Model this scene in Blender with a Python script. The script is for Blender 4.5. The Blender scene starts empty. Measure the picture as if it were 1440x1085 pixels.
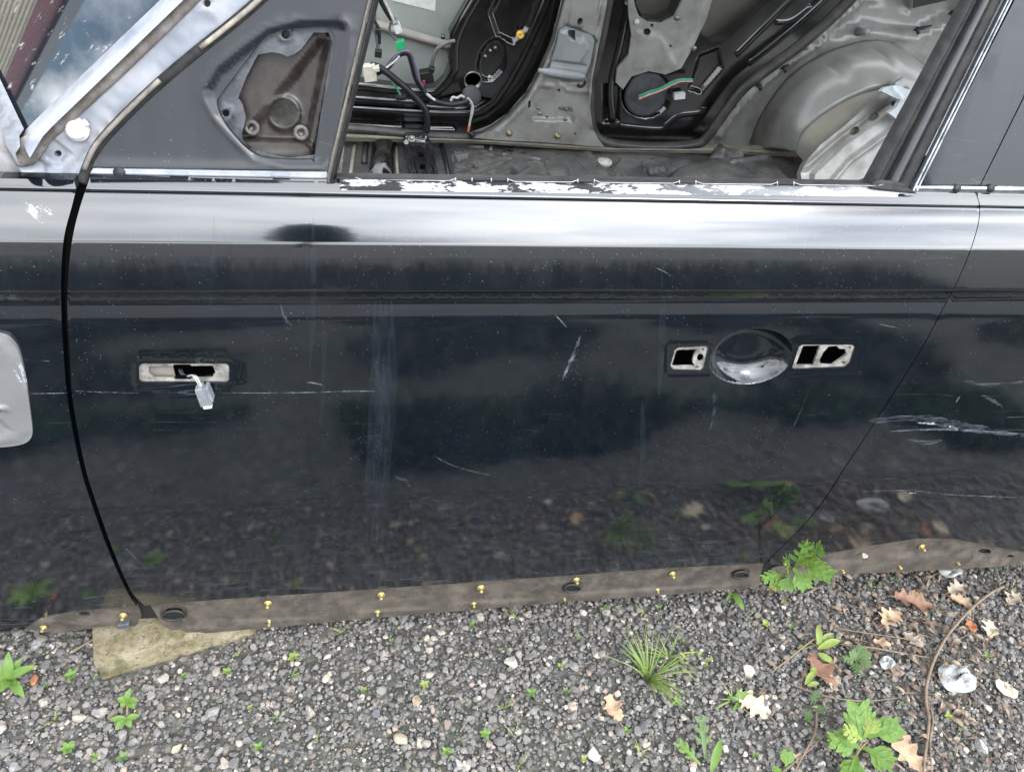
import bpy, bmesh, math, random
import numpy as np
from mathutils import Vector, Matrix
from mathutils.geometry import delaunay_2d_cdt

random.seed(7); rng = np.random.default_rng(11)
scene = bpy.context.scene
COL = scene.collection

# ------------------------------------------------------------------ camera
W, H = 1440.0, 1085.0
FPX = 1092.93
AX = np.array([[0.98704425, -0.02067261, 0.15911093],      # world X (car rear), Y (into car), Z (up)
               [-0.13284827, -0.66137824, 0.73819385],     # in image axes right / down / forward
               [0.08997211, -0.74976761, -0.65555591]])
CAM = np.array([0.0, -0.82, 1.46])
cd = bpy.data.cameras.new('camera'); cam = bpy.data.objects.new('camera', cd); COL.objects.link(cam)
cd.sensor_fit = 'HORIZONTAL'; cd.sensor_width = 36.0; cd.lens = 36.0 * FPX / W
cd.clip_start = 0.02; cd.clip_end = 2000
mw = Matrix(((AX[0][0], -AX[0][1], -AX[0][2], CAM[0]),
             (AX[1][0], -AX[1][1], -AX[1][2], CAM[1]),
             (AX[2][0], -AX[2][1], -AX[2][2], CAM[2]), (0, 0, 0, 1)))
cam.matrix_world = mw
scene.camera = cam

# ------------------------------------------------------------------ sky, sun, exposure
SUN_EL, SUN_AZ = math.radians(46), math.radians(148)   # azimuth: clockwise from +Y
world = bpy.data.worlds.new('World'); scene.world = world; world.use_nodes = True
nt = world.node_tree; N = nt.nodes; L = nt.links
for n in list(N): N.remove(n)
out = N.new('ShaderNodeOutputWorld'); bg = N.new('ShaderNodeBackground')
sky = N.new('ShaderNodeTexSky'); sky.sky_type = 'NISHITA'; sky.sun_disc = False
sky.sun_elevation = SUN_EL; sky.sun_rotation = SUN_AZ; sky.air_density = 1.0; sky.dust_density = 1.5
tc = N.new('ShaderNodeTexCoord'); sep = N.new('ShaderNodeSeparateXYZ'); L.new(tc.outputs['Generated'], sep.inputs[0])
def wm(op, a, b=None):
    m = N.new('ShaderNodeMath'); m.operation = op
    for i, v in enumerate((a, b)):
        if v is None: continue
        if isinstance(v, (int, float)): m.inputs[i].default_value = v
        else: L.new(v, m.inputs[i])
    return m.outputs[0]
zz = wm('ADD', wm('MAXIMUM', sep.outputs[2], 0.0), 0.22)
cb = N.new('ShaderNodeCombineXYZ')
L.new(wm('DIVIDE', sep.outputs[0], zz), cb.inputs[0]); L.new(wm('DIVIDE', sep.outputs[1], zz), cb.inputs[1]); cb.inputs[2].default_value = 8.2
n1 = N.new('ShaderNodeTexNoise'); n1.inputs['Scale'].default_value = 0.85; n1.inputs['Detail'].default_value = 9
n1.inputs['Roughness'].default_value = 0.55; n1.inputs['Distortion'].default_value = 0.35
L.new(cb.outputs[0], n1.inputs['Vector'])
rp = N.new('ShaderNodeValToRGB'); rp.color_ramp.elements[0].position = 0.30; rp.color_ramp.elements[1].position = 0.46
L.new(n1.outputs[0], rp.inputs[0])
n2 = N.new('ShaderNodeTexNoise'); n2.inputs['Scale'].default_value = 1.7; n2.inputs['Detail'].default_value = 6
L.new(cb.outputs[0], n2.inputs['Vector'])
rc = N.new('ShaderNodeValToRGB')
rc.color_ramp.elements[0].position = 0.3; rc.color_ramp.elements[0].color = (11.5, 12.8, 15.0, 1)
rc.color_ramp.elements[1].position = 0.68; rc.color_ramp.elements[1].color = (31, 31.5, 32, 1)
L.new(n2.outputs[0], rc.inputs[0])
# clouds are brighter round the veiled sun
dt = N.new('ShaderNodeVectorMath'); dt.operation = 'DOT_PRODUCT'; L.new(tc.outputs['Generated'], dt.inputs[0])
dt.inputs[1].default_value = (math.sin(SUN_AZ) * math.cos(SUN_EL), math.cos(SUN_AZ) * math.cos(SUN_EL), math.sin(SUN_EL))
glow = wm('ADD', 1.0, wm('MULTIPLY', wm('POWER', wm('MAXIMUM', dt.outputs['Value'], 0.0), 6.0), 1.7))
sc_ = N.new('ShaderNodeVectorMath'); sc_.operation = 'SCALE'; L.new(rc.outputs[0], sc_.inputs[0]); L.new(glow, sc_.inputs['Scale'])
mx = N.new('ShaderNodeMixRGB'); L.new(rp.outputs[0], mx.inputs[0]); L.new(sky.outputs[0], mx.inputs[1]); L.new(sc_.outputs[0], mx.inputs[2])
L.new(mx.outputs[0], bg.inputs[0]); bg.inputs[1].default_value = 0.10
L.new(bg.outputs[0], out.inputs[0])

sd = bpy.data.lights.new('sun', 'SUN'); sd.energy = 1.5; sd.angle = math.radians(14); sd.color = (1, 0.96, 0.9)
so = bpy.data.objects.new('sun', sd); COL.objects.link(so)
sv = Vector((math.sin(SUN_AZ) * math.cos(SUN_EL), math.cos(SUN_AZ) * math.cos(SUN_EL), math.sin(SUN_EL)))
so.rotation_euler = sv.to_track_quat('Z', 'Y').to_euler(); so.location = sv * 30
vs = scene.view_settings; vs.view_transform = 'Standard'; vs.look = 'None'; vs.gamma = 1; vs.use_curve_mapping = False
vs.exposure = 0.5

# ------------------------------------------------------------------ helpers: points
def ray(px, py):
    v = AX @ np.array([px - W / 2, py - H / 2, FPX]); return v / np.linalg.norm(v)
def PN(px, py, p0, n):
    d = ray(px, py); t = np.dot(np.asarray(p0, float) - CAM, n) / np.dot(d, n); return CAM + d * t
def PY(px, py, y): return PN(px, py, (0, y, 0), np.array([0, 1., 0]))
def PZ(px, py, z): return PN(px, py, (0, 0, z), np.array([0, 0, 1.]))

# ------------------------------------------------------------------ helpers: materials
class G:
    def __init__(s, name):
        s.m = bpy.data.materials.new(name); s.m.use_nodes = True; s.t = s.m.node_tree; s.n = s.t.nodes; s.l = s.t.links
        s.b = s.n['Principled BSDF']; s.tc = s.n.new('ShaderNodeTexCoord')
    def vec(s, sc=(1, 1, 1), rot=(0, 0, 0)):
        mp = s.n.new('ShaderNodeMapping'); mp.inputs['Scale'].default_value = sc; mp.inputs['Rotation'].default_value = rot
        s.l.new(s.tc.outputs['Object'], mp.inputs[0]); return mp.outputs[0]
    def noise(s, scale, detail=5, rough=.55, sc=(1, 1, 1), dist=0, vec=None):
        t = s.n.new('ShaderNodeTexNoise'); t.inputs['Scale'].default_value = scale; t.inputs['Detail'].default_value = detail
        t.inputs['Roughness'].default_value = rough; t.inputs['Distortion'].default_value = dist
        s.l.new(vec or s.vec(sc), t.inputs['Vector']); return t.outputs[0]
    def vor(s, scale, feat='F1', sc=(1, 1, 1), out='Distance', rnd=1.0):
        t = s.n.new('ShaderNodeTexVoronoi'); t.feature = feat; t.inputs['Scale'].default_value = scale; t.inputs['Randomness'].default_value = rnd
        s.l.new(s.vec(sc), t.inputs['Vector']); return t.outputs[out]
    def ramp(s, v, stops, interp='LINEAR'):
        r = s.n.new('ShaderNodeValToRGB'); r.color_ramp.interpolation = interp
        e = r.color_ramp.elements
        while len(e) < len(stops): e.new(0.5)
        for el, (p, c) in zip(e, stops):
            el.position = p; el.color = (c, c, c, 1) if isinstance(c, (int, float)) else (*c, 1)
        s.l.new(v, r.inputs[0]); return r.outputs[0]
    def math(s, op, a, b=0.0):
        m = s.n.new('ShaderNodeMath'); m.operation = op
        for i, v in enumerate((a, b)):
            if isinstance(v, (int, float)): m.inputs[i].default_value = v
            else: s.l.new(v, m.inputs[i])
        return m.outputs[0]
    def mix(s, f, a, b, mode='MIX'):
        m = s.n.new('ShaderNodeMixRGB'); m.blend_type = mode
        for i, v in enumerate((f, a, b)):
            if isinstance(v, (int, float)): m.inputs[i].default_value = v if i == 0 else (v, v, v, 1)
            elif isinstance(v, tuple): m.inputs[i].default_value = (*v, 1)
            else: s.l.new(v, m.inputs[i])
        return m.outputs[0]
    def xyz(s):
        t = s.n.new('ShaderNodeSeparateXYZ'); s.l.new(s.tc.outputs['Object'], t.inputs[0]); return t.outputs
    def set(s, **k):
        for a, v in k.items():
            a = a.replace('_', ' ')
            inp = next(i for i in s.b.inputs if i.name.lower() == a.lower())
            if isinstance(v, (int, float)): inp.default_value = v
            elif isinstance(v, tuple): inp.default_value = (*v, 1) if len(v) == 3 and inp.type == 'RGBA' else v
            else: s.l.new(v, inp)
        return s
    def bump(s, h, strength=.3, dist=.002):
        b = s.n.new('ShaderNodeBump'); b.inputs['Strength'].default_value = strength; b.inputs['Distance'].default_value = dist
        s.l.new(h, b.inputs['Height']); s.l.new(b.outputs[0], s.b.inputs['Normal']); return s

def simple(name, c1, c2=None, scale=30, rough=.5, metal=0., ior=1.5, bump=0, bscale=250, dirt=None, damt=.5, dscale=12, rvar=.1):
    g = G(name); c2 = c2 or tuple(x * .7 for x in c1)
    col = g.mix(g.ramp(g.noise(scale, 6), [(.35, 0.), (.65, 1.)]), c1, c2)
    r = g.math('ADD', g.math('MULTIPLY', g.noise(scale * 2.3, 4), rvar), rough - rvar / 2)
    if dirt:
        d = g.math('MULTIPLY', g.ramp(g.noise(dscale, 8, .65), [(.42, 0.), (.68, 1.)]), damt)
        col = g.mix(d, col, dirt); r = g.math('ADD', r, g.math('MULTIPLY', d, .3))
    g.set(base_color=col, roughness=r, metallic=metal, ior=ior)
    if bump: g.bump(g.noise(bscale, 6, .6), bump, .002)
    return g.m

def paint(name, base, dust, amt, streak=True, ior=2.0, rough=.07, coat=False):
    """aged dark gloss paint: film of dust, wash-down streaks, specks, fine scratches"""
    g = G(name)
    big = g.ramp(g.noise(2.2, 6, .6), [(.3, .25), (.75, 1.)])
    stk = g.ramp(g.noise(7, 5, .6, sc=(2.4, 1, .10)), [(.40, 0.15), (.62, 1.)]) if streak else big
    fine = g.ramp(g.noise(420, 3, .7), [(.3, .55), (.7, 1.)])
    brush = g.ramp(g.noise(60, 4, .7, sc=(.35, 1, 7)), [(.35, .6), (.68, 1.)])
    film = g.math('MULTIPLY', g.math('MULTIPLY', big, stk), g.math('MULTIPLY', fine, brush))
    x = g.xyz()
    low = g.ramp(x[2], [(.16, 1.), (.42, 0.)])           # road grime kept low on the panel
    gr = g.math('MULTIPLY', low, g.ramp(g.noise(55, 6, .75, sc=(.3, 1, 1.2)), [(.52, 0.), (.72, 1.)]))
    sp = g.ramp(g.vor(170), [(.06, 1.), (.11, 0.)])
    sp = g.math('MULTIPLY', sp, g.ramp(g.noise(9, 5, .65), [(.44, 0.12), (.6, 1.)]))
    dsh = g.math('MULTIPLY', g.ramp(g.vor(95, sc=(.28, 1, 1.6)), [(.05, 1.), (.11, 0.)]), g.ramp(x[2], [(.2, 1.), (.75, .12)]))
    dsh = g.math('MULTIPLY', dsh, g.ramp(g.noise(6, 5, .65), [(.42, 0.), (.62, 1.)]))
    sp2 = g.ramp(g.vor(38, sc=(1, 1, 1.3)), [(.022, 1.), (.034, 0.)])
    # hairline scratches: thin level sets of stretched noise
    s1 = g.math('ABSOLUTE', g.math('SUBTRACT', g.noise(3.1, 2, .5, sc=(.5, 1, 9), dist=.4), .5))
    sc1 = g.math('MULTIPLY', g.ramp(s1, [(.0008, 1.), (.0028, 0.)]), g.ramp(g.noise(5.5, 4), [(.55, 0.), (.66, 1.)]))
    s2 = g.math('ABSOLUTE', g.math('SUBTRACT', g.noise(6, 1, .5, vec=g.vec((1, 1, .35), (0, .6, 0))), .5))
    sc2 = g.math('MULTIPLY', g.ramp(s2, [(.0005, 1.), (.0018, 0.)]), g.ramp(g.noise(8.5, 4), [(.60, 0.), (.68, 1.)]))
    m = g.math('ADD', g.math('MULTIPLY', film, amt), g.math('MULTIPLY', gr, .34))
    m = g.math('ADD', m, g.math('MULTIPLY', g.math('MAXIMUM', sc1, sc2), .30))
    m = g.math('ADD', m, g.math('ADD', g.math('MULTIPLY', sp, .7), g.math('MULTIPLY', sp2, .7)))
    m = g.math('MINIMUM', g.math('ADD', m, g.math('MULTIPLY', dsh, .55)), .9)
    g.set(base_color=g.mix(m, base, dust), ior=ior,
          roughness=g.math('ADD', g.math('ADD', g.math('MULTIPLY', m, .9), g.math('MULTIPLY', low, .07)), rough))
    if coat: g.set(coat_weight=g.math('MULTIPLY', g.ramp(g.math('ADD', x[2], g.math('MULTIPLY', g.math('SUBTRACT', g.noise(5, 5), .5), .06)), [(.86, 0.), (.93, 1.)]), g.ramp(m, [(.1, 1.), (.5, .3)])), coat_ior=1.60, coat_roughness=.035)   # coat only on the upper door, added to brighten its sky reflection
    g.bump(g.math('ADD', g.noise(9, 3, .5, sc=(.6, 1, 1)), g.math('MULTIPLY', g.noise(900, 2), .012)), .10, .006)
    return g.m

# ------------------------------------------------------------------ helpers: objects
CARLOC = Vector((0.35, 0.85, 0.0))
def link(o, parent=None):
    COL.objects.link(o)
    if parent is not None:
        o.parent = parent
        p = parent; T = Matrix.Identity(4)
        o.matrix_parent_inverse = WM[parent.name].inverted()
    WM[o.name] = o.matrix_basis.copy() if parent is None else Matrix.Identity(4)
    return o
WM = {}
def empty(name, loc, label=None, cat=None, group=None):
    o = bpy.data.objects.new(name, None); o.location = loc; o.empty_display_size = .05
    COL.objects.link(o); WM[o.name] = Matrix.Translation(loc)
    tag(o, label, cat, group); return o
def tag(o, label=None, cat=None, group=None, kind=None):
    if label: o['label'] = label
    if cat: o['category'] = cat
    if group: o['group'] = group
    if kind: o['kind'] = kind
    return o
def mesh(name, V, F, mat, parent=None, smooth=False, normals=None, mods=()):
    me = bpy.data.meshes.new(name)
    me.from_pydata([tuple(map(float, v)) for v in V], [], [tuple(map(int, f)) for f in F])
    if smooth: me.polygons.foreach_set('use_smooth', [True] * len(me.polygons))
    if mat: me.materials.append(mat)
    me.update()
    if normals is not None: me.normals_split_custom_set_from_vertices([tuple(map(float, n)) for n in normals])
    o = bpy.data.objects.new(name, me); link(o, parent)
    return o
def solid(o, t, off=-1):
    m = o.modifiers.new('thickness', 'SOLIDIFY'); m.thickness = t; m.offset = off; m.use_even_offset = False; return o
def bev(o, w, seg=2):
    m = o.modifiers.new('bevel', 'BEVEL'); m.width = w; m.segments = seg; m.limit_method = 'ANGLE'; m.angle_limit = math.radians(35); return o
def sm(o):
    o.data.polygons.foreach_set('use_smooth', [True] * len(o.data.polygons)); return o
def catmull(pts, n=8, closed=False):
    P = [np.asarray(p, float) for p in pts]; out = []
    k = len(P)
    for i in range(k if closed else k - 1):
        if closed: a, b, c, d = P[i - 1], P[i], P[(i + 1) % k], P[(i + 2) % k]
        else: a, b, c, d = P[max(i - 1, 0)], P[i], P[i + 1], P[min(i + 2, k - 1)]
        for j in range(n):
            t = j / n
            out.append(.5 * ((2 * b) + (-a + c) * t + (2 * a - 5 * b + 4 * c - d) * t * t + (-a + 3 * b - 3 * c + d) * t ** 3))
    if not closed: out.append(P[-1])
    return out
def tubeVF(pts, r, seg=8, caps=True, flat=1.0, up=None):
    P = [np.asarray(p, float) for p in pts]; n = len(P); V = []; F = []
    R = r if hasattr(r, '__len__') else [r] * n
    prev = None
    for i in range(n):
        t = P[min(i + 1, n - 1)] - P[max(i - 1, 0)]; t /= (np.linalg.norm(t) + 1e-12)
        if prev is None:
            a = np.asarray(up, float) if up is not None else (np.array([0, 0, 1.]) if abs(t[2]) < .9 else np.array([1., 0, 0]))
        else: a = prev
        a = a - t * np.dot(a, t); a /= (np.linalg.norm(a) + 1e-12); prev = a; b = np.cross(t, a)
        for k in range(seg):
            th = 2 * math.pi * k / seg
            V.append(P[i] + R[i] * (math.cos(th) * a * flat + math.sin(th) * b))
    for i in range(n - 1):
        for k in range(seg):
            F.append((i * seg + k, i * seg + (k + 1) % seg, (i + 1) * seg + (k + 1) % seg, (i + 1) * seg + k))
    if caps: F.append(tuple(range(seg))[::-1]); F.append(tuple((n - 1) * seg + k for k in range(seg)))
    return V, F
def tube(name, pts, r, mat, parent=None, seg=8, flat=1.0, up=None, sub=0):
    if sub:
        if hasattr(r, '__len__'): k = len(r); r = list(np.interp(np.linspace(0, k - 1, (k - 1) * sub + 1), range(k), r))
        pts = catmull(pts, sub)
    V, F = tubeVF(pts, r, seg, True, flat, up); return mesh(name, V, F, mat, parent, True)
def join(parts):
    V = []; F = []
    for v, f in parts:
        o = len(V); V += list(v); F += [tuple(i + o for i in q) for q in f]
    return V, F
def boxVF(c, U, Vv, Nn, su, sv, sn):
    c = np.asarray(c, float); V = []
    for k in (-1, 1):
        for j in (-1, 1):
            for i in (-1, 1): V.append(c + np.asarray(U) * i * su / 2 + np.asarray(Vv) * j * sv / 2 + np.asarray(Nn) * k * sn / 2)
    return V, [(0, 2, 3, 1), (4, 5, 7, 6), (0, 1, 5, 4), (2, 6, 7, 3), (0, 4, 6, 2), (1, 3, 7, 5)]
def latheVF(c, axis, prof, seg=20):
    """prof: list of (r, h) along axis"""
    axis = np.asarray(axis, float); axis /= np.linalg.norm(axis)
    a = np.cross(axis, [0, 0, 1.]) if abs(axis[2]) < .9 else np.cross(axis, [1., 0, 0]); a /= np.linalg.norm(a); b = np.cross(axis, a)
    V = []; F = []
    for r, h in prof:
        for k in range(seg):
            th = 2 * math.pi * k / seg; V.append(np.asarray(c) + axis * h + r * (math.cos(th) * a + math.sin(th) * b))
    for i in range(len(prof) - 1):
        for k in range(seg): F.append((i * seg + k, i * seg + (k + 1) % seg, (i + 1) * seg + (k + 1) % seg, (i + 1) * seg + k))
    F.append(tuple(range(seg))[::-1]); F.append(tuple((len(prof) - 1) * seg + k for k in range(seg)))
    return V, F
def lathe(name, c, axis, prof, mat, parent=None, seg=20):
    V, F = latheVF(c, axis, prof, seg); return mesh(name, V, F, mat, parent, True)

# ------------------------------------------------------------------ pressed sheets: polygon with holes + height field
class Frame:
    def __init__(s, O, U, V):
        s.O = np.asarray(O, float); s.U = np.asarray(U, float); s.V = np.asarray(V, float)
        s.U /= np.linalg.norm(s.U); s.V /= np.linalg.norm(s.V); s.N = np.cross(s.U, s.V); s.N /= np.linalg.norm(s.N)
    def uv(s, px, py):
        p = PN(px, py, s.O, s.N) - s.O; return np.array([np.dot(p, s.U), np.dot(p, s.V)])
    def P(s, px, py, h=0.): u, v = s.uv(px, py); return s.O + u * s.U + v * s.V + h * s.N
def FY(y): return Frame((0, y, 0), (1, 0, 0), (0, 0, 1))        # N = -Y, towards the camera
def FZ(z): return Frame((0, 0, z), (1, 0, 0), (0, 1, 0))        # N = +Z
def inpoly(Q, poly):
    poly = np.asarray(poly); x, y = Q[:, 0], Q[:, 1]; r = np.zeros(len(Q), bool); n = len(poly); j = n - 1
    for i in range(n):
        xi, yi = poly[i]; xj, yj = poly[j]
        c = ((yi > y) != (yj > y)) & (x < (xj - xi) * (y - yi) / (yj - yi + 1e-15) + xi); r ^= c; j = i
    return r
def pdist(Q, line, closed=False):
    L_ = np.asarray(line, float); d = np.full(len(Q), 1e9)
    idx = range(len(L_)) if closed else range(len(L_) - 1)
    for i in idx:
        a = L_[i]; b = L_[(i + 1) % len(L_)]; ab = b - a; t = np.clip(((Q - a) @ ab) / (ab @ ab + 1e-15), 0, 1)
        d = np.minimum(d, np.hypot(*(Q - a - t[:, None] * ab).T))
    return d
def sstep(x): x = np.clip(x, 0, 1); return x * x * (3 - 2 * x)
def height(Q, feats, base):
    h = base(Q) if base else np.zeros(len(Q))
    for ft in feats:
        k = ft[0]
        if k == 'poly':
            _, poly, amp, bl = ft; d = pdist(Q, poly, True); d = np.where(inpoly(Q, poly), d, -d); h = h + amp * sstep(d / bl + .5)
        elif k == 'line':
            _, ln, amp, w = ft; d = pdist(Q, ln); h = h + amp * np.exp(-(d / w) ** 2)
        elif k == 'ebowl':                      # elliptical hollow, smooth floor, crisp rim
            _, poly, amp = ft; pl = np.asarray(poly); c = pl.mean(0); dq = pl - c; an = np.arctan2(dq[:, 1], dq[:, 0]); o_ = np.argsort(an); an = an[o_]; rr = np.hypot(*dq[o_].T)
            v = Q - c; R_ = np.interp(np.arctan2(v[:, 1], v[:, 0]), np.r_[an - 2 * np.pi, an, an + 2 * np.pi], np.r_[rr, rr, rr]); t = np.clip(np.hypot(v[:, 0], v[:, 1]) / R_, 0, 1)
            h = h + amp * (1 - t ** 5)
        elif k == 'bowl':                       # smooth hollow with a crisp rim
            _, poly, amp, rad = ft; d = pdist(Q, poly, True); d = np.where(inpoly(Q, poly), d, 0); t = np.clip(d / rad, 0, 1); h = h + amp * (1 - (1 - t) ** 2.4)
    return h
def sheet(name, fr, outline, mat, parent=None, res=.02, feats=(), holes=(), base=None, dense=(), thick=0, zr=None, uvf=None, raw=False, loops_=()):
    """outline / holes / features are lists of target pixels (raw=True: already u,v)"""
    cv = (lambda pl: [np.asarray(p, float) for p in pl]) if raw else (lambda pl: [np.asarray((uvf or fr.uv)(*p)) for p in pl])
    out = cv(outline); hs = [cv(h) for h in holes]
    fs = [(ft[0], cv(ft[1]), *ft[2:]) for ft in feats]
    def resample(pl, r):
        o = []
        for i in range(len(pl)):
            a, b = pl[i], pl[(i + 1) % len(pl)]; n = max(1, int(np.linalg.norm(b - a) / r))
            for k in range(n): o.append(a + (b - a) * k / n)
        return o
    loops = [resample(out, res)] + [resample(h, res) for h in hs]
    O = np.array(loops[0]); mn, mxx = O.min(0), O.max(0)
    us = np.arange(mn[0] + res * .5, mxx[0], res); vs_ = np.arange(mn[1] + res * .5, mxx[1], res) if zr is None else np.array([z for z in zr if mn[1] < z < mxx[1]])
    if zr is None: gu, gv = np.meshgrid(us, vs_); Q = np.column_stack([gu.ravel(), gv.ravel()])
    else:                                     # rows follow the body profile: tight rows get tight columns
        Q = []
        for i, v in enumerate(vs_):
            st = vs_[min(i + 1, len(vs_) - 1)] - vs_[max(i - 1, 0)]; du = .0045 if st < .0045 else (.011 if st < .010 else res)
            u_ = np.arange(mn[0] + du * .5, mxx[0], du); Q.append(np.column_stack([u_, np.full(len(u_), v)]))
        Q = np.vstack(Q)
    rad = np.full(len(Q), res if zr is None else .002)
    for dn in dense:
        poly, r2 = dn; pl = np.array(cv(poly)); a, b = pl.min(0), pl.max(0)
        gu, gv = np.meshgrid(np.arange(a[0], b[0], r2), np.arange(a[1], b[1], r2)); D = np.column_stack([gu.ravel(), gv.ravel()])
        D = D[inpoly(D, pl)]; keep = ~inpoly(Q, pl); Q = np.vstack([Q[keep], D]); rad = np.concatenate([rad[keep], np.full(len(D), r2)])
    ok = inpoly(Q, loops[0])
    for hl in loops[1:]: ok &= ~inpoly(Q, hl)
    Q = Q[ok]; rad = rad[ok]
    if len(Q):
        dm = np.full(len(Q), 1e9)
        for lp in loops: dm = np.minimum(dm, pdist(Q, lp, True))
        Q = Q[dm > .35 * rad]
    pts = []; fcs = []
    for lp in loops:
        s0 = len(pts); pts += [Vector((float(p[0]), float(p[1]))) for p in lp]; fcs.append(list(range(s0, len(pts))))
    edges = [(f[i], f[(i + 1) % len(f)]) for f in fcs for i in range(len(f))]
    for lp in loops_:
        lp = resample(cv(lp), res * .15); s0 = len(pts); pts += [Vector((float(p[0]), float(p[1]))) for p in lp]
        edges += [(s0 + i, s0 + (i + 1) % len(lp)) for i in range(len(lp))]
    pts += [Vector((float(q[0]), float(q[1]))) for q in Q]
    v2, e2, f2 = delaunay_2d_cdt(pts, edges, [], 0, 1e-7)[:3]
    A = np.array([(v.x, v.y) for v in v2]); T = np.array([f for f in f2 if len(f) == 3])
    c = A[T].mean(1); ok = inpoly(c, loops[0])
    for hl in loops[1:]: ok &= ~inpoly(c, hl)
    T = T[ok]
    e = .0006
    h = height(A, fs, base); hu = (height(A + (e, 0), fs, base) - height(A - (e, 0), fs, base)) / (2 * e)
    hv = (height(A + (0, e), fs, base) - height(A - (0, e), fs, base)) / (2 * e)
    V = fr.O + A[:, :1] * fr.U + A[:, 1:] * fr.V + h[:, None] * fr.N
    Nn = fr.N - hu[:, None] * fr.U - hv[:, None] * fr.V; Nn /= np.linalg.norm(Nn, axis=1)[:, None]
    if thick:                                   # give the sheet its edge: rim skirt going back
        B = [(l[i], l[(i + 1) % len(l)]) for l in fcs for i in range(len(l))]
        # boundary edges of kept triangles
        cnt = {}
        for t in T:
            for a, b in ((t[0], t[1]), (t[1], t[2]), (t[2], t[0])):
                k = (min(a, b), max(a, b)); cnt[k] = None if k in cnt else (a, b)
        be = [x for x in cnt.values() if x]
        V = list(V); Nn = list(Nn); F = [tuple(t) for t in T]
        for a, b in be:
            i = len(V); pa, pb = V[a], V[b]; d = fr.N * -thick
            nn = np.cross(pb - pa, d); nn /= np.linalg.norm(nn) + 1e-12
            V += [pa, pb, pb + d, pa + d]; Nn += [-nn] * 4; F.append((i + 1, i, i + 3, i + 2))
        return mesh(name, V, F, mat, parent, True, Nn)
    return mesh(name, V, T, mat, parent, True, Nn)
def circ(px, py, rx, ry=None, n=16, rot=0):
    ry = ry or rx; c, s = math.cos(rot), math.sin(rot)
    return [(px + rx * math.cos(a) * c - ry * math.sin(a) * s, py + rx * math.cos(a) * s + ry * math.sin(a) * c) for a in [2 * math.pi * k / n for k in range(n)]]
def rrect(x0, y0, x1, y1, r, n=4, skew=0.0):
    o = []
    for cx, cy, a0 in ((x1 - r, y1 - r, 0), (x0 + r, y1 - r, 90), (x0 + r, y0 + r, 180), (x1 - r, y0 + r, 270)):
        for k in range(n + 1):
            a = math.radians(a0 + 90 * k / n); y = cy + r * math.sin(a); o.append((cx + r * math.cos(a) + skew * (y1 - y), y))
    return o
def jitter(pl, a):
    return [(p[0] + random.uniform(-a, a), p[1] + random.uniform(-a, a)) for p in pl]
# ------------------------------------------------------------------ ground
g = G('gravel_bed')
v = g.vor(75); vc = g.vor(75, out='Color')
hs = g.n.new('ShaderNodeSeparateColor'); g.l.new(vc, hs.inputs[0])
col = g.ramp(hs.outputs[0], [(0, (.045, .045, .05)), (.5, (.09, .09, .095)), (.8, (.14, .135, .13)), (1, (.33, .30, .26))])
col = g.mix(g.ramp(v, [(.3, 0.), (.75, .8)]), col, (.075, .064, .053))
g.set(base_color=g.mix(g.ramp(g.noise(.35, 5), [(.45, 0.), (.7, .6)]), col, (.05, .07, .03)), roughness=.85).bump(g.math('SUBTRACT', 1.0, v), .8, .008)
gv = [(-400, -400, -.004), (400, -400, -.004), (400, 400, -.004), (-400, 400, -.004)]
gnd = tag(mesh('ground', gv, [(0, 1, 2, 3)], g.m), kind='structure')

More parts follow.
